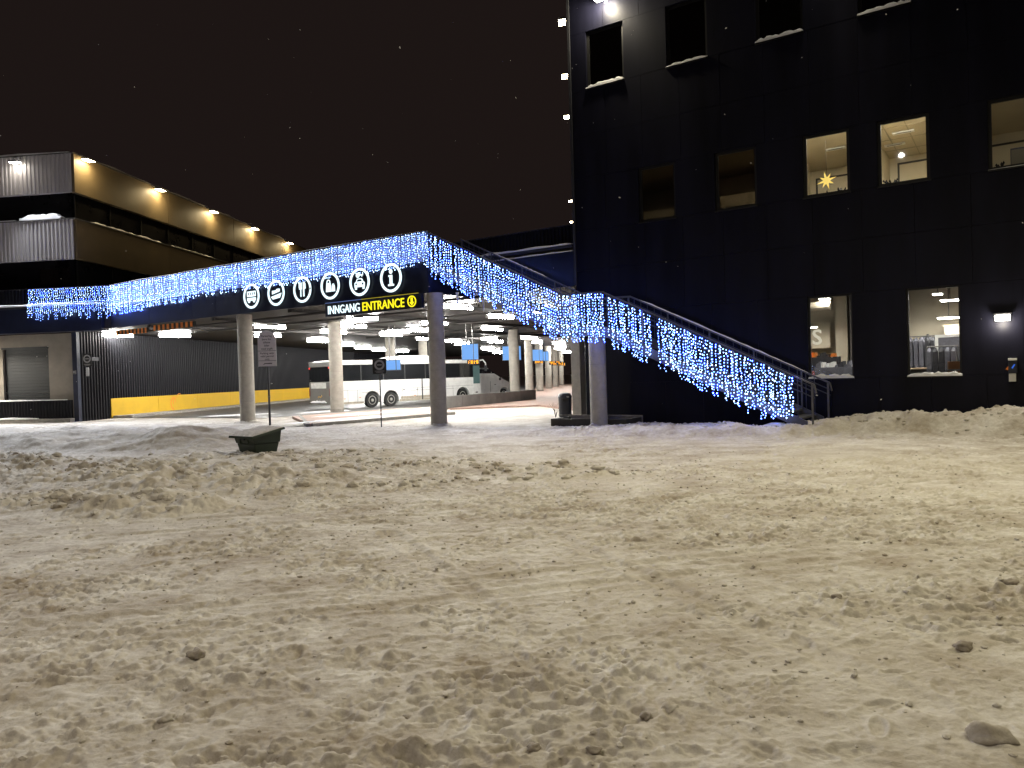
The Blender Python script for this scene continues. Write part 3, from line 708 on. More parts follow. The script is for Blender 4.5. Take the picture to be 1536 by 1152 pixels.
# ------------------------------------------------------------------ deck over the station
deck = ethings('station_deck', 'wide black deck on columns over the bus station, lights draped on its railing', 'canopy')
TL = -22.45
pl = [(TL, .02), (-.34, .02), (-.34, FO + .02)]
for p in ((c0.x - .03, c0.y + .12, 0), (c0.x + kx * 92 - .03, c0.y + 92, 0), PS(.25, 80), PS(.25, -.7)):
    q_ = L2(p); pl.append((q_.x, q_.y))
MB().prism(pl, 'z', 5.0, 6.10).build('roof_slab', 'soffit', deck)
n = 12
for i in range(n):
    a = TL + (-.34 - TL) * i / n; b = TL + (-.34 - TL) * (i + 1) / n
    MB().box(a + .004, b - .004, -.06 - .002 * (i % 2), .015, 4.98, 6.16).build('fascia_panel', 'fascia', deck)
MB().box(-.335, -.28, -.06, FO, 4.98, 6.16).build('fascia_panel', 'fascia', deck)
MB().box(-.28, TS - .06, FO - .05, FO + .015, 4.98, 6.25).build('fascia_panel', 'fascia', deck)
# railing behind the light curtain
MB().box(TL, -.34, -.02, .0, 6.17, 7.22).build('railing_panel', 'railpanel', deck)
MB().box(TL - .02, -.28, -.07, .05, 7.225, 7.29).build('top_rail', 'steel', deck)
for i in range(13):
    x = TL + (-.40 - TL) * i / 12
    MB().box(x - .025, x + .025, .003, .055, 6.17, 7.222).build('post', 'darksteel', deck)
rough_sill_snow(TL, -.4, -.06, .045, 7.292, .05, deck, 71)
# soffit ribs and pipes
for i, t_ in enumerate((-19.5, -14, -8.5, -3)):
    MB().box(t_ - .12, t_ + .12, .3, 34, 4.86, 4.995).build('soffit_beam', 'soffit', deck)
for o_ in (1.2, 4.0, 7.5, 12.0, 17.5, 24.0):
    MB().cyl((-21, o_, 4.80), (3.0 if o_ < 3 else -1, o_, 4.80), .05, seg=8).build('pipe', 'soffit', deck)
# parapet of the deck behind the stair
par = ethings('parapet_wall', 'ribbed grey parapet with snowy ledges behind the top of the stair', 'parapet')
def corrugated(mb, x0, x1, y, z0, z1, pitch=.18, d=.05, th=.04):
    n = max(1, int(round((x1 - x0) / pitch))); p = (x1 - x0) / n; xs = []
    for i in range(n):
        a = x0 + i * p
        xs += [(a, y), (a + p * .35, y), (a + p * .5, y - d), (a + p * .85, y - d)]
    xs.append((x1, y))
    k = len(xs); vs = []
    for (x, yy) in xs: vs += [(x, yy, z0), (x, yy, z1)]
    vs += [(x0, y + th, z0), (x0, y + th, z1), (x1, y + th, z0), (x1, y + th, z1)]
    fs = [(2 * i, 2 * i + 2, 2 * i + 3, 2 * i + 1) for i in range(k - 1)]
    b = 2 * k
    fs += [(b, b + 1, b + 3, b + 2)]
    fs += [tuple(2 * i + 1 for i in range(k)) + (b + 3, b + 1)]
    fs += [tuple(2 * i for i in range(k))[::-1] + (b, b + 2)]
    mb.add(vs, fs); return mb
corrugated(MB(), -1.6, TS - .3, FO + .75, 6.62, 7.36, .16, .04).build('ribbed_panel', 'corr', par)
MB().box(-1.6, TS - .3, FO + .7, FO + .85, 7.365, 7.40).build('cap', 'darksteel', par)
MB().box(-.6, TS - .15, FO + .05, FO + .70, 6.42, 6.52).build('ledge', 'darksteel', par)
rough_sill_snow(-.6, TS - .15, FO + .04, FO + .68, 6.523, .09, par, 5)
rough_sill_snow(-.3, TS - .1, FO - .05, FO + .03, 6.253, .06, par, 6)

# left wing of the deck railing, facing the lot
wing = thing('deck_wing', 'ribbed dark deck edge with a long snowy ledge at the left side', 'parapet', PS(0, 0), SROT)
corrugated(MB(), -16, 2.45, -.72, 6.52, 7.25, .2, .05).build('ribbed_panel', 'corr', wing)
MB().box(-16, 2.45, -.80, -.66, 7.255, 7.3).build('top_rail', 'darksteel', wing)
MB().box(-16, 2.05, -1.0, -.64, 6.2, 6.30).build('ledge', 'darksteel', wing)
rough_sill_snow(-16, 2.05, -.98, -.68, 6.303, .16, wing, 9)
MB().box(-16, 2.05, -.92, -.30, 4.9, 6.19).build('fascia', 'fascia', wing)

# ------------------------------------------------------------------ round lit signs, entrance sign
def rot2(p, a): return (p[0] * math.cos(a) - p[1] * math.sin(a), p[0] * math.sin(a) + p[1] * math.cos(a))
names = ['bus', 'boat', 'fork and knife', 'shopping bags', 'car with a key', 'letter i']
for k, tt in enumerate((-10.50, -8.82, -7.13, -5.44, -3.76, -2.08)):
    t = ethings('round_sign', 'round white glowing sign on the black deck edge showing a ' + names[k], 'sign', tt, -.065, 5.70, 'round lit signs on the deck edge')
    MB().disc(.55, -.06, -.002).build('back_disc', 'fascia', t)
    MB().ring(.455, .555, -.085, -.061).build('ring', 'ringlight', t)
    y0, y1 = -.08, -.061; I = 'ringlight'
    if k == 0:
        b = MB(); b.box(-.30, .30, y0, y1, .17, .22).box(-.30, .30, y0, y1, -.02, .05)
        for x in (-.30, -.165, -.03, .105, .25): b.box(x, x + .05, y0, y1, .05, .17)
        b.box(-.30, .30, y0, y1, -.20, -.07); b.build('bus_body', I, t)
        for x in (-.17, .17): MB().disc(.075, y0, y1, 16, x, -.22).build('wheel', I, t)
    elif k == 1:
        MB().prism([(-.34, -.15), (.36, -.02), (.24, -.22), (-.22, -.27)], 'y', y0, y1).build('hull', I, t)
        MB().prism([(-.26, -.05), (.24, .05), (.24, .17), (.06, .17), (-.02, .11), (-.26, .11)], 'y', y0, y1).build('cabin', I, t)
    elif k == 2:
        b = MB(); b.box(-.12, -.07, y0, y1, -.30, .02)
        for x in (-.19, -.12, -.05): b.box(x - .018, x + .018, y0, y1, .08, .30)
        b.box(-.19, -.03, y0, y1, .01, .08); b.build('fork', I, t)
        MB().prism([(.05, -.30), (.12, -.30), (.12, .0), (.20, .02), (.20, .24), (.12, .32), (.05, .32)], 'y', y0, y1).build('knife', I, t)
    elif k == 3:
        b = MB(); b.prism([(-.25, -.24), (.06, -.24), (.02, .12), (-.21, .12)], 'y', y0, y1); b.ring(.07, .11, y0, y1, 18, -.095, .15); b.build('large_bag', I, t)
        b = MB(); b.prism([(.09, -.24), (.28, -.24), (.26, .0), (.10, .0)], 'y', y0, y1); b.ring(.035, .06, y0, y1, 14, .18, .02); b.build('small_bag', I, t)
    elif k == 4:
        b = MB(); b.prism([(-.28, -.20), (.28, -.20), (.28, -.03), (.20, .02), (.13, .14), (-.13, .14), (-.20, .02), (-.28, -.03)], 'y', y0, y1)
        b.box(-.26, -.16, y0, y1, -.29, -.20).box(.16, .26, y0, y1, -.29, -.20); b.build('car', I, t)
        w_ = MB(); w_.prism([(-.14, .02), (.14, .02), (.09, .10), (-.09, .10)], 'y', y0 - .003, y0 - .001); w_.build('windscreen', 'fascia', t)
        for x in (-.18, .18): MB().disc(.045, y0 - .003, y0 - .001, 12, x, -.08).build('headlamp', 'fascia', t)
        b = MB(); b.ring(.05, .10, y0, y1, 18, -.09, .27); b.box(-.0, .2, y0, y1, .25, .29).box(.12, .15, y0, y1, .2, .25); b.build('key', I, t)
    else:
        MB().disc(.085, y0, y1, 20, 0, .24).build('dot', I, t)
        MB().box(-.12, .07, y0, y1, .04, .11).box(-.07, .07, y0, y1, -.24, .04).box(-.15, .15, y0, y1, -.31, -.24).build('stem', I, t)
t = ethings('entrance_sign', 'long black sign with white INNGANG and yellow ENTRANCE lettering under the deck edge', 'sign', -5.75, -.08, 4.44)
MB().box(0, 5.22, -.08, .06, 0, .55).build('board', 'fascia', t, bevel=.008)
MB().box(.0, 2.05, -.075, .0, .552, .575).build('light_strip', mat('lit_edge_blue', (.1, .14, .3), .4, emit=(.25, .4, 1), estr=.35), t)
MB().box(2.06, 5.0, -.075, .0, .552, .575).build('light_strip', mat('lit_edge_yellow', (.3, .25, .02), .4, emit=(1, .8, .05), estr=.3), t)
text('white_lettering', 'INNGANG', .48, .012, 'ringlight', t, (.16, -.098, .10), .002, fit=1.80)
text('yellow_lettering', 'ENTRANCE', .48, .012, 'yellowlight', t, (2.12, -.098, .10), .004, fit=2.20)
MB().ring(.17, .215, -.10, -.081, 28, 4.72, .275).build('ring', 'yellowlight', t)
ar = MB(); ar.prism([(4.60, .25), (4.72, .12), (4.84, .25), (4.77, .25), (4.77, .42), (4.67, .42), (4.67, .25)], 'y', -.10, -.081); ar.build('arrow', 'yellowlight', t)
light('sign_glow', 'AREA', PE(-4.7, -.30, 4.72), 2.2, (.8, .9, 1), PE(-4.7, .3, 4.72), shape='RECTANGLE', size=1.8, size_y=.3) if False else None

# ------------------------------------------------------------------ icicle string lights
def strand_mesh(length, seed):
    r = random.Random(seed); mb = MB()
    mb.m = 3; z = 0
    mb.cyl((0, 0, 0), (r.uniform(-.02, .02), 0, -length), .004, seg=4, caps=False)
    z = -.02
    while z > -length:
        c = r.random(); mb.m = 0 if c < .42 else (1 if c < .85 else 2)
        x, y = r.uniform(-.035, .035), r.uniform(-.03, .0)
        s = .0185 * r.uniform(.75, 1.25); hh = s * 1.25
        mb.add([(x - s, y, z), (x, y - s, z), (x + s, y, z), (x, y + s, z), (x, y, z + hh), (x, y, z - hh)],
               [(0, 1, 4), (1, 2, 4), (2, 3, 4), (3, 0, 4), (1, 0, 5), (2, 1, 5), (3, 2, 5), (0, 3, 5)])
        z -= r.uniform(.06, .115)
    me = bpy.data.meshes.new('light_strand'); me.from_pydata(mb.v, [], mb.f)
    for x in ('ledwhite', 'ledblue', 'leddeep', 'cable'): me.materials.append(M[x])
    me.polygons.foreach_set('material_index', mb.mi)
    return me
SM = {}
for L_ in (.55, .75, .95, 1.1, 1.25, 1.4, 1.55): SM[L_] = [strand_mesh(L_, int(L_ * 100) + k) for k in range(4)]
def strand(parent, x, y, z, L_):
    key = min(SM, key=lambda a: abs(a - L_))
    link('light_strand', random.choice(SM[key]), parent, (x, y, z))
ls = ethings('string_lights', 'dense curtain of blue white icicle lights along the level deck railing', 'string lights')
x = TL - .2
while x < -.36:
    fr = (x - TL) / 22; base = 1.60 - .38 * min(1, fr * 2.2)
    if -11.2 < x < -1.3: base = 1.32
    strand(ls, x, -.1 - random.uniform(0, .05), 7.25 - random.uniform(0, .04), base - random.choice((0, 0, .12, .28)))
    x += .100 * random.uniform(.75, 1.25)
MB().tube([(TL, -.1, 7.25), (-.34, -.1, 7.25)], .012, 6).build('lead_cable', 'cable', ls)
lw = thing('string_lights', 'short stretch of blue icicle lights on the ribbed left wing of the deck', 'string lights', PS(0, 0), SROT)
x = -2.15
while x < 2.45:
    strand(lw, x, -.86, 7.22, .75); strand(lw, x + .06, -1.04, 6.46, random.choice((.75, .55, .95)) + (.0 if not -.3 < x < .05 else -.2))
    x += .125 * random.uniform(.8, 1.2)
MB().tube([(-2.2, -.86, 7.23), (2.45, -.86, 7.23)], .012, 6).build('lead_cable', 'cable', lw)

# ------------------------------------------------------------------ stair down to the lot
stair = ethings('outdoor_stair', 'straight outdoor stair with a mid landing descending to the right, draped in blue lights', 'stair')
def railz(t_):
    return float(np.interp(t_, [-.34, 5.43, 6.85, 13.2], [7.27, 4.46, 4.42, 1.34]))
w0, w1 = .10, 2.05
n1 = 17
for i in range(n1):
    a = -.28 + 5.75 * i / n1; z = 6.13 - (6.13 - 3.32) * (i + .5) / n1
    MB().box(a, a + .36, w0, w1, z - .05, z).build('tread', 'stairplate', stair)
n2 = 18
for i in range(n2):
    a = 6.85 + 6.25 * i / n2; z = 3.30 - (3.30 - .22) * (i + 1) / n2
    MB().box(a, a + .37, w0, w1, z - .05, z).build('tread', 'stairplate', stair)
MB().box(5.46, 6.86, w0, w1, 3.15, 3.30).build('landing', 'stairplate', stair)
def slope_bar(name, pts, dz0, dz1, y0, y1, m):
    mb = MB()
    for (a, b) in zip(pts[:-1], pts[1:]):
        za, zb = railz(a), railz(b)
        mb.prism([(a, za + dz0), (b, zb + dz0), (b, zb + dz1), (a, za + dz1)], 'y', y0, y1)
    return mb.build(name, m, stair)
kp = [-.34, 5.43, 6.85, 12.75]
for (y, sg) in ((0, 1), (w1, 1)):
    slope_bar('stringer', [-.34, 5.43, 6.85, 13.0], -1.42, -1.12, y + .02, y + .09, 'stairplate')
    slope_bar('handrail', [-.34, 5.43, 6.85, 13.2], -.05, .0, y - .01, y + .06, 'steel')
    slope_bar('mid_rail', [-.34, 5.43, 6.85, 13.2], -.24, -.21, y + .01, y + .04, 'darksteel')
    slope_bar('mid_rail', [-.34, 5.43, 6.85, 13.2], -.40, -.37, y + .01, y + .04, 'darksteel')
    for tb_ in np.arange(-.2, 12.9, .24):
        zz = railz(tb_); MB_BAL = MB().box(tb_ - .01, tb_ + .01, y + .022, y + .042, zz - 1.12, zz - .05); MB_BAL.build('baluster', 'darksteel', stair)
    for t_ in (-.3, 1.1, 2.5, 3.9, 5.4, 6.8, 8.2, 9.6, 11.0, 12.4):
        MB().box(t_ - .02, t_ + .02, y + .0, y + .055, railz(t_) - 1.3, railz(t_) - .05).build('post', 'steel', stair)
    MB().box(13.12, 13.17, y, y + .05, .1, railz(13.15) - .05).build('post', 'steel', stair)
    MB().cyl((13.2, y + .02, railz(13.2) - .02), (13.25, y + .02, railz(13.2) - .26), .025, seg=8).build('rail_end', 'steel', stair)
# snow lying on the inner handrail and ledges
for (a, b, y) in ((1.2, 3.6, w1 + .02), (7.2, 12.6, w1 + .02)):
    mb = MB(); n = 24; r = random.Random(int(a * 10)); vs = []
    for i in range(n + 1):
        t_ = a + (b - a) * i / n; z = railz(t_) + .003; hh = .05 * r.uniform(.4, 1.1) * min(1, .2 + min(i, n - i) / 3)
        vs += [(t_, y - .035, z), (t_, y - .01, z + hh), (t_, y + .04, z)]
    mb.add(vs, [f for i in range(n) for f in ((3 * i, 3 * i + 1, 3 * i + 4, 3 * i + 3), (3 * i + 1, 3 * i + 2, 3 * i + 5, 3 * i + 4))])
    mb.build('rail_snow', 'clean_snow', stair, smooth=True)
ss = ethings('string_lights', 'curtain of blue white icicle lights hanging down the sloping stair railing', 'string lights')
x = -.26
while x < 12.66:
    dense = 1.55
    skip = (6.95 < x < 7.05) or (8.55 < x < 8.75)
    if not skip:
        L_ = dense - random.choice((0, 0, .14, .3))
        z = railz(x) - .06
        if x > 11.6: L_ = min(L_, z - .42)
        strand(ss, x, random.choice((-.06, -.1, -.14)), z - random.uniform(0, .04), max(.55, L_))
    x += .080 * random.uniform(.72, 1.28)
lc = MB(); lc.tube([(a, -.05, railz(a) - .04) for a in (-.34, 5.43, 6.85, 12.66)], .012, 6); lc.build('lead_cable', 'cable', ss)

# ------------------------------------------------------------------ columns
gcol = 'round concrete columns carrying the deck'
def column(name, x, y, r, z0, z1, label, square=False):
    t = thing(name, label, 'column', (x, y, 0), 0, gcol)
    MB().lathe([(r, z0), (r, z1 - .12), (r, z1)], 28).build('shaft', 'concrete', t, smooth=True)
    MB().lathe([(r + .012, z0), (r + .012, z0 + .18)], 28).build('base_collar', 'kerb', t, smooth=True)
    if y < 36:
        rb = random.Random(int(y * 100)); mb = MB(); sg = 22; vs = []
        for rad_, hh in ((r - .01, .13), (r + .07, .09), (r + .2, .03), (r + .34, -.05)):
            for q_ in range(sg):
                a = 2 * PI * q_ / sg; k_ = rb.uniform(.85, 1.15); vs.append((rad_ * (k_ if rad_ > r else 1) * math.cos(a), rad_ * (k_ if rad_ > r else 1) * math.sin(a), z0 + .1 + hh * rb.uniform(.5, 1.2)))
        mb.add(vs, [(k2 * sg + q_, k2 * sg + (q_ + 1) % sg, (k2 + 1) * sg + (q_ + 1) % sg, (k2 + 1) * sg + q_) for k2 in range(3) for q_ in range(sg)])
        mb.build('base_snow', 'snow', t, smooth=True)
    for zz in np.arange(z0 + 1.1, z1 - .3, 1.1):
        MB().lathe([(r - .002, zz - .006), (r + .004, zz), (r - .002, zz + .006)], 28).build('pour_joint', 'kerb', t)
    return t
column('concrete_column', -12.24, 34.78, .34, -.1, 4.98, 'pale round column at the left, behind the grey parking sign')
column('concrete_column', -2.78, 28.25, .31, -.1, 4.98, 'dark faced round column under the deck corner right of the entrance sign')
c_ = PE(6.33, .55); column('concrete_column', c_.x, c_.y, .28, -.1, 3.14, 'grey column under the stair landing')
column('concrete_column', -9.55, 41.0, .36, .1, 5.0, 'pale yellow column in front of the coach rear')
column('concrete_column', -9.2, 57.5, .37, .0, 5.0, 'column behind the coach roof, left of its roof unit')
column('concrete_column', -7.3, 62.5, .36, .0, 5.0, 'column half hidden by the dark corner column, behind the coach')
column('concrete_column', .2, 53.0, .36, .08, 5.0, 'nearest column behind the low grey wall')
column('concrete_column', 1.55, 67.0, .36, .08, 5.0, 'second column behind the low grey wall')
for k, (x, y) in enumerate(((2.8, 76), (4.25, 87), (5.7, 98), (7.3, 111))):
    column('concrete_column', x, y, .37, .08, 5.0, ['first', 'second', 'third', 'last'][k] + ' of the far columns in line beside the pink pavement')

# ------------------------------------------------------------------ ceiling tube lamps in the station
gt = 'white tube lamps on the station ceiling'
tl = thing('tube_lamp', 'tube lamp right above the parking sign on the station ceiling', 'tube lamp', (-13.0, 40.7, 4.93), R(-45), gt)
MB().box(-.10, .10, -.92, .92, -.005, .05).build('housing', 'white', tl)
tb = MB(); tb.cyl((0, -.9, -.10), (0, .9, -.10), .09, seg=10); tb.build('diffuser', 'tube', tl, smooth=True)
for y in (-.913, .913): MB().box(-.10, .10, y - .012, y + .012, -.20, -.02).build('end_cap', 'white', tl)
far_label = 'white tube lamp far back among the rows on the bus station ceiling'
lamps = [(-15.6, 48.4, 'second tube lamp partly behind the parking sign'), (-8.8, 41.9, 'tube lamp below the entrance sign'), (-7.2, 36.6, 'tube lamp peeping out just under the entrance sign'),
         (-11.0, 46.9, 'tube lamp directly above the pale yellow column'), (-14.6, 57.0, 'tube lamp left of the pale yellow column top'), (-20.3, 45.6, 'lone tube lamp at the left above the yellow band'), (-23.0, 44.0, 'small tube lamp at the far left by the striped bar'),
         (1.2, 36.4, 'tube lamp hidden behind the blue lights by the corner pier'), (-2.3, 32.3, 'nearest visible tube lamp, right of the dark corner column'), (-4.2, 41.6, 'tube lamp passing behind the dark corner column'), (-.5, 38.5, 'tube lamp at the edge of the blue lights'), (-1.2, 48.6, 'tube lamp above the nearest hanging screen'),
         (-7.2, 48.1, 'upper tube lamp left of the dark corner column'), (-8.2, 51.6, 'lower tube lamp left of the dark corner column'), (-5.8, 47.4, 'tube lamp touching the left edge of the dark corner column'), (1.5, 62.6, 'tube lamp above the second column behind the low wall')]
lamps += [(x, y, far_label) for x, y in ((-14.3, 65), (-14.1, 71.6), (-13.8, 78.9), (-12.3, 84.8), (-4.9, 64), (-4.6, 71), (-1.8, 61.8), (-1.4, 67), (2.3, 71.1), (-2.7, 84.5), (-2.1, 91.6), (-1.8, 101.1), (4.8, 76), (5.6, 85.8), (5.9, 92.6), (7.9, 107.8), (-6.6, 58.3))]
for (x, y, lb_) in lamps: copy_tree(tl, (x, y, 4.93), R(-45), lb_, gt)

# ------------------------------------------------------------------ terminal building at the left
term = thing('terminal_building', 'long terminal building at the left with grey bands, lamplit brown on the flank, over a black corrugated base', 'building', PS(0, 0), SROT)
corrugated(MB(), 0, 1.0, 0, 0, 1) if False else None
def corr_side(x, s0, s1, z0, z1, pitch, d):
    """ribbed sheet along s, facing +x"""
    mb = MB(); n = int((s1 - s0) / pitch); p = (s1 - s0) / n; xs = []
    for i in range(n):
        a = s0 + i * p; xs += [(x, a), (x, a + p * .35), (x + d, a + p * .5), (x + d, a + p * .85)]
    xs.append((x, s1)); vs = []
    for (xx, yy) in xs: vs += [(xx, yy, z0), (xx, yy, z1)]
    mb.add(vs, [(2 * i, 2 * i + 2, 2 * i + 3, 2 * i + 1) for i in range(len(xs) - 1)])
    return mb
corr_side(.0, .02, 46, -.2, 4.98, .24, .07).build('corrugated_wall', 'corr', term)
MB().box(-.3, -.02, 46, 80, -.2, 4.98).build('far_wall', 'corr', term)
MB().box(-.22, .06, -.25, .0, -.2, 4.9).build('corner_post', 'fascia', term)
# yellow band along the base: boards
bw = 4.7; s_ = 2.4; k = 0
while s_ < 42:
    MB().box(.09, .13, s_ + .01, s_ + bw - .01, .12 if s_ > 2.5 else .05, 1.17).build('yellow_board', 'yellow', term); s_ += bw
emb = MB()
def arc_strip(cx, cz, r0, a0, a1, wd, seg=10):
    vs = []; fs = []
    for i in range(seg + 1):
        a = a0 + (a1 - a0) * i / seg
        for r_ in (r0 - wd / 2, r0 + wd / 2):
            vs.append((.138, cx + r_ * math.cos(a), cz + r_ * math.sin(a)))
    emb.add(vs, [(2 * i, 2 * i + 2, 2 * i + 3, 2 * i + 1) for i in range(seg)])
arc_strip(8.9, .62, .42, R(100), R(260), .09); arc_strip(8.95, .75, .2, R(60), R(230), .07); arc_strip(9.3, .95, .35, R(150), R(230), .05); arc_strip(9.5, .95, .3, R(60), R(170), .05)
emb.build('orange_emblem', 'orange', term)
# bands of the upper storeys; front faces -s (grey ribs), flank faces +q, warm lamplight put into its brown
for (z0, z1) in ((12.58, 14.68), (8.92, 11.1)):
    corrugated(MB(), -16, -.0, -.05, z0, z1, .24, .045, .2).build('grey_band', 'grey_corr', term)
    for i in range(8):
        a = i * 9.0
        MB().box(-.2, .12, a + .02, a + 9 - .02, z0, z1).build('flank_band', 'warmflank', term)
    MB().box(-16, .16, -.12, 72, z1 + .002, z1 + .06).build('band_cap', 'steel', term)
for (z0, z1) in ((11.16, 12.57), (7.3, 8.91)):
    MB().box(-16, -.25, .25, .5, z0, z1).build('front_glazing', 'darkband', term)
    for i in range(24):
        a = .3 + i * 3.0
        MB().box(-.4, -.16, a + .04, a + 2.96, z0, z1).build('flank_glazing', 'darkband', term)
        MB().box(-.16, -.10, a - .03, a + .03, z0, z1).build('mullion', 'frame', term)
MB().box(-16, -.4, .55, 72, 7.2, 14.6).build('core', 'backing', term)
for (x, l) in ((-1.75, 1.1), (-.75, .5)): MB().box(x - l / 2, x + l / 2, .22, .249, 7.65, 8.5).build('window', 'glass', term)
def rim_snow(x0, x1, y0, y1, z, hgt, seed): return rough_sill_snow(x0, x1, y0, y1, z, hgt, term, seed)
rim_snow(-16, -.1, -.1, .3, 14.742, .12, 21); rim_snow(-3.2, -.7, -.08, .24, 11.162, .28, 22); rim_snow(-16, -3.5, -.08, .24, 11.162, .1, 28)
for (a, b, z, hh, sd) in ((0.2, 30, 14.742, .16, 31), (1.0, 8.4, 11.162, .12, 32), (9.0, 15, 11.162, .08, 33), (22, 27, 11.162, .08, 34)):
    mb = MB(); n = 26; r = random.Random(sd); vs = []
    for i in range(n + 1):
        y = a + (b - a) * i / n; h_ = hh * r.uniform(.4, 1.1) * min(1, .15 + min(i, n - i) / 3)
        vs += [(-.12, y, z), (-.12, y, z + h_), (.08, y, z + h_ * .9), (.15, y, z)]
    mb.add(vs, [f for i in range(n) for f in ((4 * i, 4 * i + 1, 4 * i + 5, 4 * i + 4), (4 * i + 1, 4 * i + 2, 4 * i + 6, 4 * i + 5), (4 * i + 2, 4 * i + 3, 4 * i + 7, 4 * i + 6))])
    mb.build('ledge_snow', 'clean_snow', term, smooth=True)
# beige recess, shutter, low ribbed wall at the far left
MB().box(-2.1, -.3, .35, .5, -.2, 4.9).build('beige_wall', 'beige', term); MB().box(-16, -2.1, .35, .5, 4.12, 4.9).build('beige_wall', 'beige', term); MB().box(-16, -4.9, .35, .5, -.2, 4.12).build('beige_wall', 'beige', term)
for i in range(22): MB().box(-4.89, -2.11, .55, .60 - .012 * (i % 2), .2 + i * .178, .2 + (i + 1) * .178 - .006).build('shutter_slat', 'shutter', term)
MB().box(-4.92, -2.08, .30, .349, 4.1, 4.2).build('shutter_head', 'shutter', term)
lowp = thing('ribbed_low_wall', 'low dark ribbed wall with snow on top at the far left', 'low wall', PS(0, 0), SROT)
corrugated(MB(), -16, -.28, -.35, .22, 1.2, .18, .045, .12).build('ribbed_panel', 'corr', lowp)
MB().box(-16, -.2, -.6, -.1, -.2, .20).build('plinth', 'kerb', lowp)
rough_sill_snow(-16, -.6, -.38, -.24, 1.203, .07, lowp, 41); rough_sill_snow(-16, -2.2, -.6, -.42, .203, .10, lowp, 42)
# its lamps
gl2 = 'lamps along the roof edge of the terminal building'
lb2 = ['nearest flank lamp, right at the terminal corner', 'second flank lamp from the terminal corner', 'third flank lamp from the terminal corner', 'fourth flank lamp from the terminal corner', 'farthest flank lamp of the terminal, next to the light curtain']
for k, s_ in enumerate((.75, 7.65, 14.4, 21.0, 28.0)):
    p = PS(.12, s_, 14.50); flood(p, SROT + PI / 2, lb2[k], 'lampwarm', gl2, size=2.1)
    light('terminal_lamp_light', 'POINT', PS(1.1, s_, 14.1), 60, (1.0, .74, .36), shadow_soft_size=.1)
flood(PS(-3.05, -.11, 14.3), SROT, 'glaring white lamp on the grey front of the terminal at the left edge', 'lampwhite', gl2, size=1.7)
light('terminal_front_light', 'POINT', PS(-3.05, -1.5, 13.6), 12, (1.0, .92, .8), shadow_soft_size=.15)
light('floodlight', 'SPOT', PS(-3.05, -.6, 14.2), 18000, (.90, .94, 1.0), PS(2, -16, 0), spot_size=R(125), spot_blend=1.0, shadow_soft_size=.15)
# left kiosk roof with a bright underside and a pale post at the picture edge
t = thing('shelter_canopy', 'small white lit canopy on a pale post at the far left edge', 'canopy', PS(-4.95, -1.9), SROT)
MB().prism([(-2.4, 3.86), (-.9, 3.86), (.55, 4.0), (-.9, 4.1), (-2.4, 4.1)], 'y', -.5, .5).build('roof', 'white', t)
MB().box(-2.2, -.15, -.35, .35, 3.815, 3.855).build('lamp_panel', 'shoplamp', t)
MB().cyl((-.12, 0, -.1), (-.12, 0, 3.81), .1, seg=12).build('post', 'white', t)

# signs and fittings on the corrugated wall front
def round_plate(loc, rz, label, r, post=None):
    t = thing('round_symbol_sign', label, 'sign', loc, rz)
    MB().box(-r * 1.05, r * 1.05, -.02, -.001, -r * 1.6, r * 1.1).build('plate', 'black', t, bevel=.004)
    MB().ring(r * .58, r * .85, -.026, -.0205, 26).build('ring', 'signgrey', t)
    MB().box(-r * .4, r * .4, -.026, -.0205, -r * .09, r * .09).build('bar', 'signgrey', t)
    MB().box(-r * .7, r * .7, -.024, -.0205, -r * 1.22, -r * 1.12).box(-r * .5, r * .5, -.024, -.0205, -r * 1.42, -r * 1.34).build('small_print', 'signgrey', t)
    return t
t = round_plate(PS(.58, 1.0, 3.42) - sv * 1.12, SROT, 'black square sign with a grey ring on the corrugated wall', .26)
MB().box(-.08, .08, -.02, -.001, -.95, -.48).build('lower_plate', 'white', t)
MB().box(-.03, .03, 0, .9, -.1, .1).build('wall_bracket', 'darksteel', t)
t = thing('wall_switch_box', 'tiny grey box on the dark corner post at the left', 'wall box', PS(-.08, -.251, 2.7), SROT)
MB().box(-.08, .08, -.06, 0, -.1, .1).build('box', 'steel', t); MB().box(-.06, .06, -.065, -.0605, -.02, .06).build('cover', 'signgrey', t)
# striped clearance bars
for (t0, t1, z, lab) in ((-19.1, -15.5, 4.82, 'orange and black striped height bar hanging left of the lone tube lamp'), (-24.3, -21.1, 4.82, 'orange and black striped height bar at the dark wall corner')):
    pos = PE(t0, .35, z) if t0 > -20 else PE(t0 + .6, .9, z)
    t = thing('height_bar', lab, 'height bar', pos, EROT, 'striped height bars')
    nb = 18; wd = (t1 - t0) / nb
    for i in range(nb): MB().box(i * wd, (i + 1) * wd - .002, -.03, .03, -.14, .12).build('stripe', 'orange' if i % 2 == 0 else 'black', t)
    for xx in (.4, t1 - t0 - .4): MB().cyl((xx, 0, .12), (xx, 0, .19), .012, seg=6).build('hanger', 'steel', t)

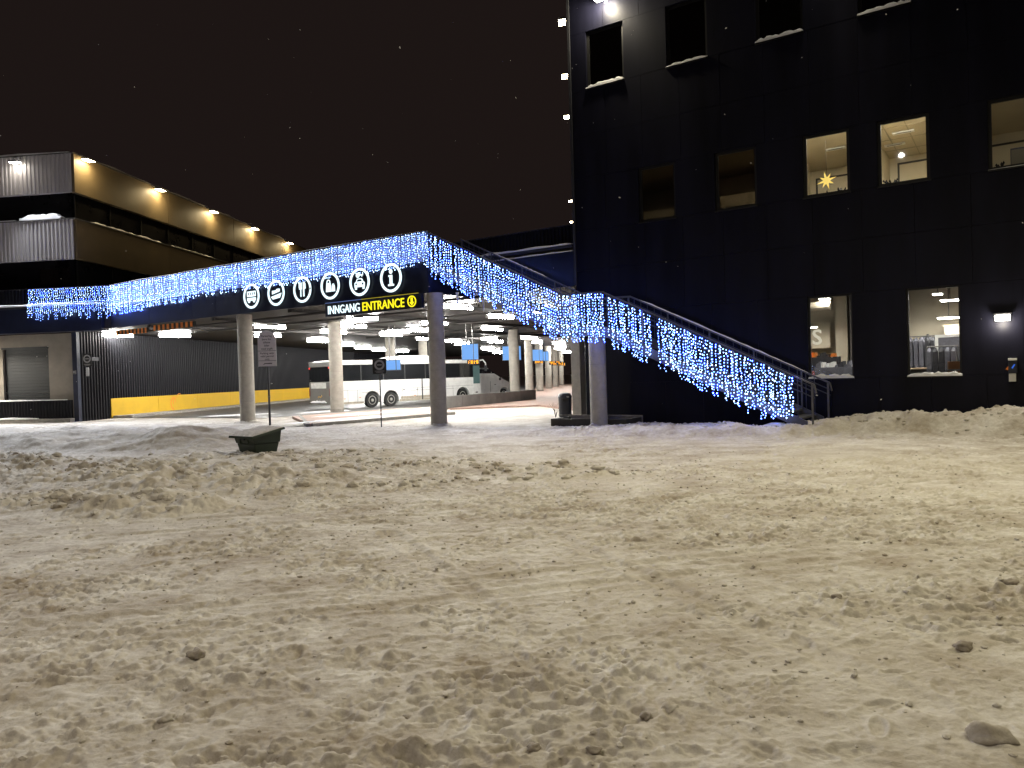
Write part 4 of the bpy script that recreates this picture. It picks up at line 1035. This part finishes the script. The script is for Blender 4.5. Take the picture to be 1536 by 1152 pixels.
# ------------------------------------------------------------------ coach
def wheel(parent, x, y, r, wdt):
    t = MB(); t.lathe([(r * .62, -wdt / 2), (r * .97, -wdt / 2), (r, -wdt / 3), (r, wdt / 3), (r * .97, wdt / 2), (r * .62, wdt / 2)], 30)
    t.v = [(x + v[2], y + v[0], r + v[1]) for v in t.v]
    o = t.build('wheel', 'rubber', parent, smooth=True)
    m = MB(); m.lathe([(r * .6, -.02), (r * .6, .03), (r * .52, .035), (r * .45, -.02), (r * .22, -.02), (r * .2, .05), (r * .08, .06)], 26)
    m.v = [(x + wdt / 2 + v[2] - .03, y + v[0], r + v[1]) for v in m.v]
    m.build('rim', 'rim', o, smooth=True)
    nt = MB()
    for i in range(8):
        a = 2 * PI * i / 8; nt.cyl((x + wdt / 2 - .045, y + r * .33 * math.cos(a), r + r * .33 * math.sin(a)), (x + wdt / 2 - .01, y + r * .33 * math.cos(a), r + r * .33 * math.sin(a)), .03, seg=6)
    nt.build('wheel_nuts', 'steel', o)
coach = thing('coach', 'long white three axle coach with dark windows parked under the deck', 'coach', (-10.97, 45.55, .03), R(-45))
CL, CW, CH = 12.3, 2.5, 3.12
# body shell with wheel arches cut out of the side profile (side facing the lot is x = 0; depth to x = -CW)
arches = [(3.0, .60), (4.45, .60), (10.6, .60)]
def side_profile(L0, L1, z0, z1, arches, ra):
    pts = [(L0, z0 + .15), (L0 + .12, z0)]
    for (c, r_) in arches:
        pts.append((c - r_, z0))
        for i in range(11):
            a = PI - PI * i / 10; pts.append((c + r_ * math.cos(a), .46 + r_ * math.sin(a) if True else 0))
        pts.append((c + r_, z0))
    pts += [(L1 - .25, z0), (L1, z0 + .3), (L1, z1), (L0, z1)]
    return pts
body = MB(); body.prism(side_profile(.10, CL, .30, 1.72, arches, .6), 'x', -CW, 0); body.build('body', 'white_paint', coach)
gl_ = MB(); gl_.prism([(.10, 1.722), (CL - .02, 1.722), (CL - .35, 2.72), (.18, 2.72)], 'x', -CW + .01, -.008); gl_.build('window_band', 'busglass', coach)
for y in (2.2, 3.9, 5.6, 7.3, 9.0, 10.7): MB().prism([(y - .03, 1.74), (y + .03, 1.74), (y + .03, 2.71), (y - .03, 2.71)], 'x', -.007, -.004).build('window_pillar', 'gap', coach)
rf = MB(); rf.prism([(.12, 2.722), (CL - .35, 2.722), (CL - .6, 2.98), (.5, 3.02), (.2, 2.95)], 'x', -CW + .02, -.02); rf.build('roof', 'white_paint', coach, bevel=.04)
ru = MB(); ru.prism([(4.6, 3.0), (8.6, 3.0), (8.3, 3.24), (7.4, 3.32), (5.9, 3.30), (5.0, 3.16)], 'x', -CW + .35, -.35); ru.build('roof_unit', 'white_paint', coach, bevel=.05)
rear = MB().box(-CW + .02, -.02, .0, .098, .42, 1.70).build('rear_panel', 'grey_paint', coach, bevel=.02)
MB().box(-CW + .05, -.05, -.01, .099, 1.725, 2.62).build('rear_window', 'busglass', coach, bevel=.02)
MB().box(-CW + .03, -.03, -.012, .11, 2.64, 2.95).build('rear_header', 'grey_paint', coach, bevel=.03)
MB().box(-CW + .25, -.5, -.008, -.001, 1.32, 1.66).build('rear_plate', 'white_paint', coach)
MB().prism([(-1.5, .78), (-1.35, .86), (-1.2, .80), (-1.02, .92), (-.95, .86), (-1.15, .74), (-1.32, .78), (-1.45, .72)], 'y', -.012, -.001).build('rear_emblem', 'chrome', coach)
for x in (-CW + .06, -.16): MB().box(x, x + .1, -.03, -.012, 2.52, 2.62).build('upper_tail_lamp', 'red', coach)
for x in (-CW + .03, -.13): MB().box(x, x + .1, -.02, -.001, .85, 1.3).build('tail_lamp', 'dullred', coach)
rough_sill_snow(-CW + .2, -.5, -.05, .1, .424, .14, coach, 61)
MB().box(-CW + .01, -.01, -.04, .10, .34, .42).build('bumper', 'grey_paint', coach)
for (z, a, b) in ((1.15, .2, 11.6), (.98, 2.2, 9.8)): MB().box(.001, .004, a, b, z - .006, z + .006).build('panel_seam', 'gap', coach)
for y in (1.2, 1.9, 5.35, 6.6, 8.2, 9.7): MB().box(.001, .004, y - .008, y + .008, .34, 1.15).build('panel_seam', 'gap', coach)
MB().box(.001, .006, 6.95, 7.05, .34, 1.72).build('door_gap', 'gap', coach); MB().box(.001, .006, 8.02, 8.10, .34, 1.72).build('door_gap', 'gap', coach)
for (y, z) in ((.9, .62), (2.0, .66), (6.3, .62), (7.6, .60), (5.4, 1.04), (6.5, 1.02)): MB().box(.001, .014, y, y + .14, z, z + .035).build('side_marker', 'chrome' if z > 1 else 'orange', coach)
MB().box(.0015, .003, 5.2, 7.9, .45, .62).build('grime_patch', 'roadgrime', coach)
MB().box(.0012, .003, .3, 2.35, .31, .43).box(.0012, .003, 5.1, 9.95, .31, .44).build('grime_skirt', 'roadgrime', coach)
MB().box(-CW + .04, -.04, CL - .02, CL + .01, .5, 1.5).build('front_panel', 'white_paint', coach)
for (c, r_) in arches: wheel(coach, -.17, c, .47, .30)
for (c, r_) in arches:
    ar_ = MB(); vs = []
    for i in range(13):
        a = PI - PI * i / 12
        for r2 in (.575, .605): vs.append((.006, c + r2 * math.cos(a), .46 + r2 * math.sin(a)))
    ar_.add(vs, [(2 * i, 2 * i + 2, 2 * i + 3, 2 * i + 1) for i in range(12)]); ar_.build('arch_trim', 'gap', coach)
# open front door with its glass, mirror arm
dr = MB().box(.02, .07, 11.55, 12.25, .35, 1.25).build('door', 'white_paint', coach)
MB().box(.025, .06, 11.6, 12.2, 1.26, 2.55).build('door_glass', mat('teal_glass', (.10, .17, .17), .1, spec=.8), dr)
MB().box(.06, .09, 11.75, 11.95, .6, .68).build('door_handle', 'gap', dr)
mir = MB(); mir.tube([(-.2, CL - .3, 2.85), (.0, CL + .3, 2.95), (.12, CL + .45, 2.7), (.12, CL + .45, 2.5)], .05, 8); mir.build('mirror_arm', 'white', coach)
MB().box(.02, .22, CL + .38, CL + .5, 2.15, 2.55).build('mirror', 'cloth_dark', coach, bevel=.03)

# white van nose beyond the coach
van = thing('van', 'white van nose with dark windscreen showing past the coach front', 'van', (-13.2 + .707 * 13.7, 47.8 + .707 * 13.7, .03), R(-45))
vb = MB(); vb.prism([(0, .4), (.5, .32), (3.55, .32), (3.6, .55), (3.75, .8), (4.05, .86), (4.35, .8), (4.45, .5), (4.5, .32), (5.0, .34), (5.1, .6), (5.05, .98), (4.55, 1.24), (3.6, 1.66), (3.0, 1.95), (0, 1.98)], 'x', -1.9, 0); vb.build('body', 'white_paint', van)
vw = MB(); vw.prism([(.1, 1.982), (3.0, 1.955), (2.55, 2.30), (.15, 2.34)], 'x', -1.86, -.03); vw.build('windows', 'busglass', van)
vs_ = MB(); vs_.prism([(3.05, 1.94), (4.5, 1.27), (4.44, 1.32), (2.6, 2.28)], 'x', -1.8, -.1); vs_.build('windscreen', 'busglass', van)
vr = MB(); vr.prism([(.1, 2.342), (2.55, 2.302), (2.4, 2.40), (.15, 2.44)], 'x', -1.84, -.05); vr.build('roof', 'grey_paint', van, bevel=.03)
MB().box(.001, .005, 2.55, 2.58, .5, 1.35).build('door_seam', 'gap', van); MB().box(.001, .02, 3.0, 3.16, 1.05, 1.1).build('door_handle', 'gap', van)
MB().prism([(4.75, .8), (5.03, .82), (5.02, .98), (4.85, 1.0)], 'x', .0, .012).build('headlight', 'chrome', van)
MB().box(-1.7, -.2, 5.08, 5.13, .5, .75).build('grille', 'gap', van)
MB().box(.0, .16, 3.5, 3.6, 1.4, 1.62).build('mirror', 'cloth_dark', van, bevel=.02)
wheel(van, -.14, 4.05, .36, .22); wheel(van, -.14, .95, .36, .22)

# ------------------------------------------------------------------ hanging displays in the station
gd = 'blue hanging departure screens'
def display(x, y, zc, w_, h_, rz, label, boards=True):
    t = thing('hanging_screen', label, 'screen', (x, y, zc), rz, gd)
    MB().box(-w_ / 2, w_ / 2, -.06, .06, -h_ / 2, h_ / 2).build('casing', 'darksteel', t, bevel=.01)
    a = w_ * .68
    MB().box(-w_ / 2 + .03, -w_ / 2 + a, -.066, -.0605, -h_ / 2 + .03, h_ / 2 - .03).build('screen', 'screen', t)
    MB().box(-w_ / 2 + a + .04, w_ / 2 - .03, -.066, -.0605, -h_ / 2 + .03, h_ / 2 - .03).build('screen', 'screen', t)
    for xx in (-w_ * .18, w_ * .18): MB().cyl((xx, 0, h_ / 2), (xx, 0, 4.98 - zc), .035, seg=8).build('hanger', 'steel', t)
    if boards:
        b = MB().box(-w_ * .2, w_ * .55, -.12, -.08, -h_ / 2 - .26, -h_ / 2 + .03).build('led_board', 'black', t)
        r = random.Random(int(x * 100)); cells = [(-.12, -.02), (.02, .14), (.2, .26), (.3, .46)]
        for (u0, u1) in cells:
            dm = MB()
            for i in range(3):
                for j in range(4):
                    if r.random() < .72:
                        xx = (u0 + (u1 - u0) * i / 3) * w_; zz = -h_ / 2 - .22 + j * .055
                        dm.box(xx, xx + (u1 - u0) / 3 * w_ * .9, -.125, -.1205, zz, zz + .045)
            dm.build('led_digit', 'amber', b)
    return t
display(-2.45, 45.0, 3.28, 1.02, .98, R(6), 'nearest blue hanging screen with orange digits below, above the low wall')
display(.05, 60.0, 3.55, 1.5, 1.15, R(6), 'blue hanging screen half hidden behind the nearest far column', False)
display(2.55, 75.0, 3.70, 1.3, 1.15, R(-10), 'third blue hanging screen between the far columns')
display(3.65, 85.0, 3.80, 1.2, 1.1, R(-10), 'farthest blue hanging screen between the far columns', False)
display(-7.0, 44.5, 2.62, .95, .62, R(6), 'added blue screen standing in for a reflection in the coach windows', False)  # added in place of a reflection on the coach glass
for k, (x, y) in enumerate(((4.9, 84.0), (5.7, 92.0), (6.5, 100.0))):
    t = thing('bay_display', 'small orange digit board between the far columns, ' + ['nearest', 'middle', 'farthest'][k] + ' of three', 'display', (x, y, 3.0), R(-10), 'orange bay displays')
    MB().box(-.7, .7, -.05, .05, -.2, .2).build('casing', 'black', t); MB().cyl((0, 0, .2), (0, 0, 1.98), .03, seg=6).build('hanger', 'steel', t)
    dm = MB(); r = random.Random(k)
    for i in range(10):
        for j in range(3):
            if r.random() < .7: dm.box(-.62 + i * .125, -.54 + i * .125, -.056, -.0505, -.14 + j * .1, -.06 + j * .1)
    dm.build('led_digits', 'amber', t)

# low concrete wall
a_ = Vector((-3.75, 41.3, 0)); b_ = Vector((1.62, 51.9, 0)); L_ = (b_ - a_).length
t = thing('low_concrete_wall', 'low grey concrete wall between the columns in front of the van', 'low wall', a_, math.atan2(b_.y - a_.y, b_.x - a_.x))
nn = 6; M['wallgrey'] = mat('grey_low_wall', (.20, .198, .19), .7, noise=.2, nscale=2)
for i in range(nn): MB().box(L_ * i / nn + .006, L_ * (i + 1) / nn - .006, -.003 * (i % 2), .2, -.1, .76).build('wall_block', 'wallgrey', t, bevel=.01)
t_s = rough_sill_snow(.1, L_ - .1, -.1, -.005, -.0, .06, t, 77)

# bin, trough, posts, grit bin
t = thing('litter_bin', 'dark navy round litter bin beside the white corner pier', 'bin', (2.2, 31.6, 0))
MB().lathe([(.25, .0), (.27, .06), (.28, .80), (.29, .82)], 24).build('body', 'navy', t, smooth=True)
MB().lathe([(.30, .82), (.29, .9), (.22, .99), (.08, 1.02)], 24).build('lid', 'navy', t, smooth=True)
MB().box(-.12, .12, -.30, -.26, .66, .78).build('slot', 'black', t); MB().box(.05, .16, -.291, -.268, .82, .88).build('sticker', 'signgrey', t)
MB().lathe([(.285, .08), (.292, .1), (.285, .12)], 24).build('band', 'steel', t)
t = thing('thin_shrub', 'small bare dark shrub left of the navy bin', 'shrub', (1.78, 31.3, 0))
mb = MB(); r = random.Random(4)
for i in range(9):
    p = Vector((0, 0, 0)); d = Vector((r.uniform(-.3, .3), r.uniform(-.3, .3), 1)).normalized()
    for k in range(3):
        q_ = p + d * .22; mb.cyl(p, q_, .008 - .002 * k, seg=5); p = q_; d = (d + Vector((r.uniform(-.5, .5), r.uniform(-.5, .5), r.uniform(-.2, .3)))).normalized()
mb.build('twigs', 'cloth_dark', t)
t = ethings('concrete_trough', 'low concrete trough with darkened sides under the stair landing', 'trough', 4.2, 1.0, -.08)
MB().box(0, 2.9, 0, .12, -.05, .34).build('front_side', 'shopdark', t); MB().box(0, 2.9, 1.2, 1.32, -.05, .40).build('back_side', 'kerb', t); MB().box(0, .12, .12, 1.2, -.05, .34).box(2.78, 2.9, .12, 1.2, -.05, .34).build('end', 'shopdark', t)  # dark front and ends stand in for a shadow edge
MB().box(.12, 2.78, .12, 1.2, .1, .26).build('soil', 'shopdark', t)

t = thing('parking_sign', 'grey parking notice with rounded top on a dark post behind the grit bin', 'sign', (-10.40, 32.16, 0))
MB().cyl((0, .05, -.1), (0, .05, 3.95), .045, seg=12).build('post', 'darksteel', t, smooth=True)
MB().cyl((0, .05, 1.2), (0, .05, 1.26), .056, seg=12).build('collar', 'steel', t)
pl_ = [(-.39, 2.52), (.39, 2.52), (.39, 3.68)] + [(.39 * math.cos(a) * 1.0, 3.68 + .36 * math.sin(a)) for a in np.linspace(.35, PI - .35, 9)] + [(-.39, 3.68)]
MB().prism(pl_, 'y', -.02, .0).build('plate', 'signplate', t)
for z in (3.18, 2.76): MB().box(-.385, .385, -.023, -.0205, z - .008, z + .008).build('divider', 'black', t)
z = 3.83
for s_, sz in (('Parkering', .12), ('bare for', .12), ('tillatte', .12), ('biler', .12), ('med avgift', .12)):
    text('printed_line', s_, sz, .001, 'black', t, (0, -.0215, z - .06), .001, 'CENTER'); z -= .135
z = 3.085
for s_ in ('Parking with', 'valid permit', 'only'):
    text('printed_line', s_, .12, .001, 'black', t, (0, -.0215, z - .05), .001, 'CENTER'); z -= .125
MB().prism([(-.2, 2.585), (-.12, 2.65), (.2, 2.66), (.2, 2.62), (-.08, 2.62)], 'y', -.025, -.0205).build('arrow', 'black', t)
px, py = -4.93, 28.15
t = thing('post_sign', 'small black ring sign on a thin post in front of the coach', 'sign', (px, py, 0))
MB().cyl((0, .03, -.1), (0, .03, 2.6), .022, seg=10).build('post', 'darksteel', t, smooth=True)
r_ = .25
MB().box(-.26, .26, -.012, .004, 2.03, 2.60).build('plate', 'black', t, bevel=.003)
MB().ring(.12, .19, -.018, -.0125, 26, 0, 2.36).build('ring', 'signgrey', t); MB().box(-.09, .09, -.018, -.0125, 2.34, 2.38).build('bar', 'signgrey', t)
MB().box(-.18, .18, -.016, -.0125, 2.12, 2.14).box(-.14, .14, -.016, -.0125, 2.075, 2.09).build('small_print', 'signgrey', t)

gb = thing('grit_bin', 'dark green grit bin with a sloping snow covered lid, standing in churned snow', 'grit bin', (-6.55, 19.25, gz(-6.5, 19.1) - .05), R(-40))
def frus(x0, x1, y0, y1, z0, X0, X1, Y0, Y1, z1):
    return [(x0, y0, z0), (x1, y0, z0), (x1, y1, z0), (x0, y1, z0), (X0, Y0, z1), (X1, Y0, z1), (X1, Y1, z1), (X0, Y1, z1)], [(3, 2, 1, 0), (4, 5, 6, 7), (0, 1, 5, 4), (1, 2, 6, 5), (2, 3, 7, 6), (3, 0, 4, 7)]
MB().add(*frus(-.40, .40, -.30, .34, 0, -.46, .46, -.37, .40, .32)).build('body', 'green', gb, bevel=.02)
up = MB(); up.add([(-.48, -.39, .325), (.48, -.39, .325), (.48, .42, .325), (-.48, .42, .325), (-.52, -.43, .50), (.52, -.43, .50), (.52, .45, .66), (-.52, .45, .66)], [(3, 2, 1, 0), (4, 5, 6, 7), (0, 1, 5, 4), (1, 2, 6, 5), (2, 3, 7, 6), (3, 0, 4, 7)]); up.build('upper_body', 'green', gb, bevel=.015)
lid = MB(); lid.add([(-.62, -.54, .47), (.62, -.54, .47), (.62, .52, .665), (-.62, .52, .665), (-.61, -.53, .53), (.61, -.53, .53), (.6, .5, .725), (-.6, .5, .725)], [(3, 2, 1, 0), (4, 5, 6, 7), (0, 1, 5, 4), (1, 2, 6, 5), (2, 3, 7, 6), (3, 0, 4, 7)]); ldo = lid.build('lid', 'green', gb, bevel=.012)
sn = MB(); r = random.Random(8); nx, ny = 14, 10; vs = []
for j in range(ny + 1):
    for i in range(nx + 1):
        x = -.60 + 1.2 * i / nx; y = -.52 + 1.02 * j / ny; e = min(i, nx - i, j, ny - j)
        z = .535 + .195 * j / ny + (0 if e == 0 else .035 * r.uniform(.4, 1.3))
        vs.append((x, y, z))
sn.add(vs, [(j * (nx + 1) + i, j * (nx + 1) + i + 1, (j + 1) * (nx + 1) + i + 1, (j + 1) * (nx + 1) + i) for j in range(ny) for i in range(nx)]); sn.build('lid_snow', mat('lid_frost', (.52, .49, .48), .8, noise=.3, nscale=8, bump=.4), ldo, smooth=True)
gb.scale = (.9, .9, .95)
for x in (-.25, .15): MB().box(x, x + .06, -.425, -.395, .33, .46).build('rib', 'green', gb)
MB().box(-.1, .06, -.46, -.43, .42, .48).build('hasp', 'black', gb)

# icicles under the deck edge
for k, (tt, oo, l) in enumerate(((.35, .5, .55), (.62, 1.3, .35), (1.05, 1.2, .75), (1.5, 1.9, .3), (2.6, 2.0, .4), (3.3, 2.1, .28))):
    t = ethings('icicle', 'pale icicle hanging under the deck beside the stair, ' + ['first', 'second', 'third and longest', 'fourth', 'fifth', 'last'][k] + ' from the corner', 'icicle', tt, oo + .35, 4.975, 'icicles under the deck by the stair')
    mb = MB(); mb.lathe([(.05, .02), (.045, -l * .2), (.03, -l * .55), (.015, -l * .85), (.003, -l)], 8); mb.build('shaft', 'ice', t, smooth=True)
    MB().lathe([(.07, .024), (.05, -.04)], 8).build('root', 'ice', t)

# loose clods lying on the trodden snow
def clod(x, y, s, seed, label):
    r = random.Random(seed); bm = bmesh.new(); bmesh.ops.create_icosphere(bm, subdivisions=3, radius=1)
    ph = [Vector((r.uniform(-1, 1), r.uniform(-1, 1), r.uniform(-1, 1))) for _ in range(7)]
    for v in bm.verts:
        n = v.co.normalized(); k = 1 + .16 * sum(math.sin(3.1 * n.dot(p) * 2 + i * 1.7) for i, p in enumerate(ph)) / 2
        v.co = Vector((n.x * 1.25, n.y, n.z * .62)) * (s * k)
    me = bpy.data.meshes.new('snow_clod'); bm.to_mesh(me); bm.free()
    me.polygons.foreach_set('use_smooth', [True] * len(me.polygons)); me.materials.append(M['shaded_snow'] if seed % 3 else M['snow'])
    o = link('snow_clod', me, None, (x, y, gz(x, y) + s * .12), r.uniform(0, PI)); tag(o, label, 'snow clod', 'loose clods on the trodden snow')
cl = [(-2.19, 5.06, .055, 'pale pointed clod lying alone at the lower left'), (.68, 4.8, .03, 'small dark clod near the lower centre'), (.81, 4.1, .04, 'dark clod low at centre right, beside a smaller one'), (.67, 4.02, .03, 'smaller dark clod left of its pair at low centre'),
      (2.85, 4.83, .05, 'grey clod on the right with nothing around it'), (2.28, 3.66, .085, 'largest dark clod at the lower right corner'), (.34, 3.66, .035, 'dark clod at the bottom edge right of centre'), (.05, 3.69, .03, 'dark clod at the bottom edge near centre'),
      (-.62, 4.13, .032, 'small dark clod at the lower left of centre'), (-1.96, 5.33, .028, 'tiny dark clod right behind the pale pointed clod'), (4.06, 6.2, .05, 'clod at the far right edge of the trodden snow'), (-1.96, 4.14, .04, 'whitish clod near the lower left corner'),
      (2.5, 3.62, .05, 'clod touching the largest dark clod'), (2.53, 5.97, .035, 'faint clod on the right middle ground')]
for k, (x, y, s, lb_) in enumerate(cl): clod(x, y, s, k + 1, lb_)

# falling snow in the air
r3 = np.random.default_rng(3); vs = []; fs = []
for i in range(230):
    d = 3 + 22 * r3.random() ** .7; a = math.radians(-38 + 76 * r3.random()); x = d * math.sin(a); y = d * math.cos(a); z = 13 * r3.random()
    if (x - BX) * nv.x + (y - BY) * nv.y > -.6: continue
    s = .004 + .006 * r3.random(); b = len(vs); k = r3.normal(size=3); k /= np.linalg.norm(k)
    p = Vector((x, y, z)); kk = Vector(k) * s * 1.8; u = kk.orthogonal().normalized() * s; v = kk.normalized().cross(u)
    vs += [p + kk, p - kk, p + u, p - u, p + v, p - v]
    fs += [(b, b + 2, b + 4), (b, b + 4, b + 3), (b, b + 3, b + 5), (b, b + 5, b + 2), (b + 1, b + 4, b + 2), (b + 1, b + 3, b + 4), (b + 1, b + 5, b + 3), (b + 1, b + 2, b + 5)]
me = bpy.data.meshes.new('falling_snow'); me.from_pydata(vs, [], fs); me.materials.append(M['flake'])
tag(link('falling_snow', me), 'small snowflakes falling through the night air', None, None, 'stuff')

# crumbs kicked over the trodden snow and broken chunks on the ploughed heaps
bmi = bmesh.new(); bmesh.ops.create_icosphere(bmi, subdivisions=1, radius=1)
ICO_V = np.array([v.co[:] for v in bmi.verts]); ICO_F = [tuple(v.index for v in f.verts) for f in bmi.faces]; bmi.free()
def scatter(name, pts, m, sink):
    r = np.random.default_rng(17); P = np.array([(p[0], p[1]) for p in pts]); S = np.array([p[2] for p in pts])
    Z = ground_h(P[:, 0], P[:, 1]); vs = []; fs = []
    for (px_, py_), s_, z_ in zip(P, S, Z):
        k = 1 + .38 * (r.random(len(ICO_V)) - .5); a = r.random() * 2 * PI; ca, sa = math.cos(a), math.sin(a)
        v = ICO_V * k[:, None] * np.array([1.0 + .5 * r.random(), 1.0, .55 + .3 * r.random()]) * s_
        b = len(vs)
        vs += [(px_ + x * ca - y * sa, py_ + x * sa + y * ca, z_ + z + s_ * sink) for x, y, z in v]
        fs += [(i + b, j + b, k_ + b) for i, j, k_ in ICO_F]
    me = bpy.data.meshes.new(name); me.from_pydata(vs, [], fs); me.materials.append(M[m])
    tag(link(name, me), kind='stuff')
r5 = np.random.default_rng(23); pts = []
cent = [(r5.uniform(-6, 8), r5.uniform(3.2, 16)) for _ in range(60)]
for i in range(3200):
    if i % 3:
        c = cent[r5.integers(len(cent))]; x = c[0] + r5.normal() * .8; y = c[1] + r5.normal() * .9
    else:
        d = 3 + 16 * r5.random() ** 1.3; a = math.radians(-38 + 76 * r5.random()); x, y = d * math.sin(a), d * math.cos(a)
    if y > 2.6: pts.append((x, y, .006 + .016 * r5.random() ** 2.5))
scatter('snow_crumbs', pts, 'snow', .15)
pts = []
for (a, b, w_, n_) in (((-15, 20.3), (-4.8, 13.7), 1.3, 420), ((-9, 12.4), (-5, 11.3), .5, 130), ((-5, 16.9), (.8, 14.5), .9, 170), ((-8.3, 19), (-3.6, 18.4), 1.0, 150), ((-2.8, 12.9), (2.2, 13.6), .3, 70)):
    for i in range(n_):
        t_ = r5.random(); pts.append((a[0] + (b[0] - a[0]) * t_ + r5.normal() * w_ * .6, a[1] + (b[1] - a[1]) * t_ + r5.normal() * w_ * .6, .025 + .085 * r5.random() ** 2.6))
for i in range(330):
    t_ = r5.uniform(6, 20); p = PE(t_, (.0 if t_ < 12.8 else 1.25) + r5.normal() * .5); pts.append((p.x, p.y, .02 + .06 * r5.random() ** 2.6))
scatter('snow_chunks', pts, 'snow', .1)
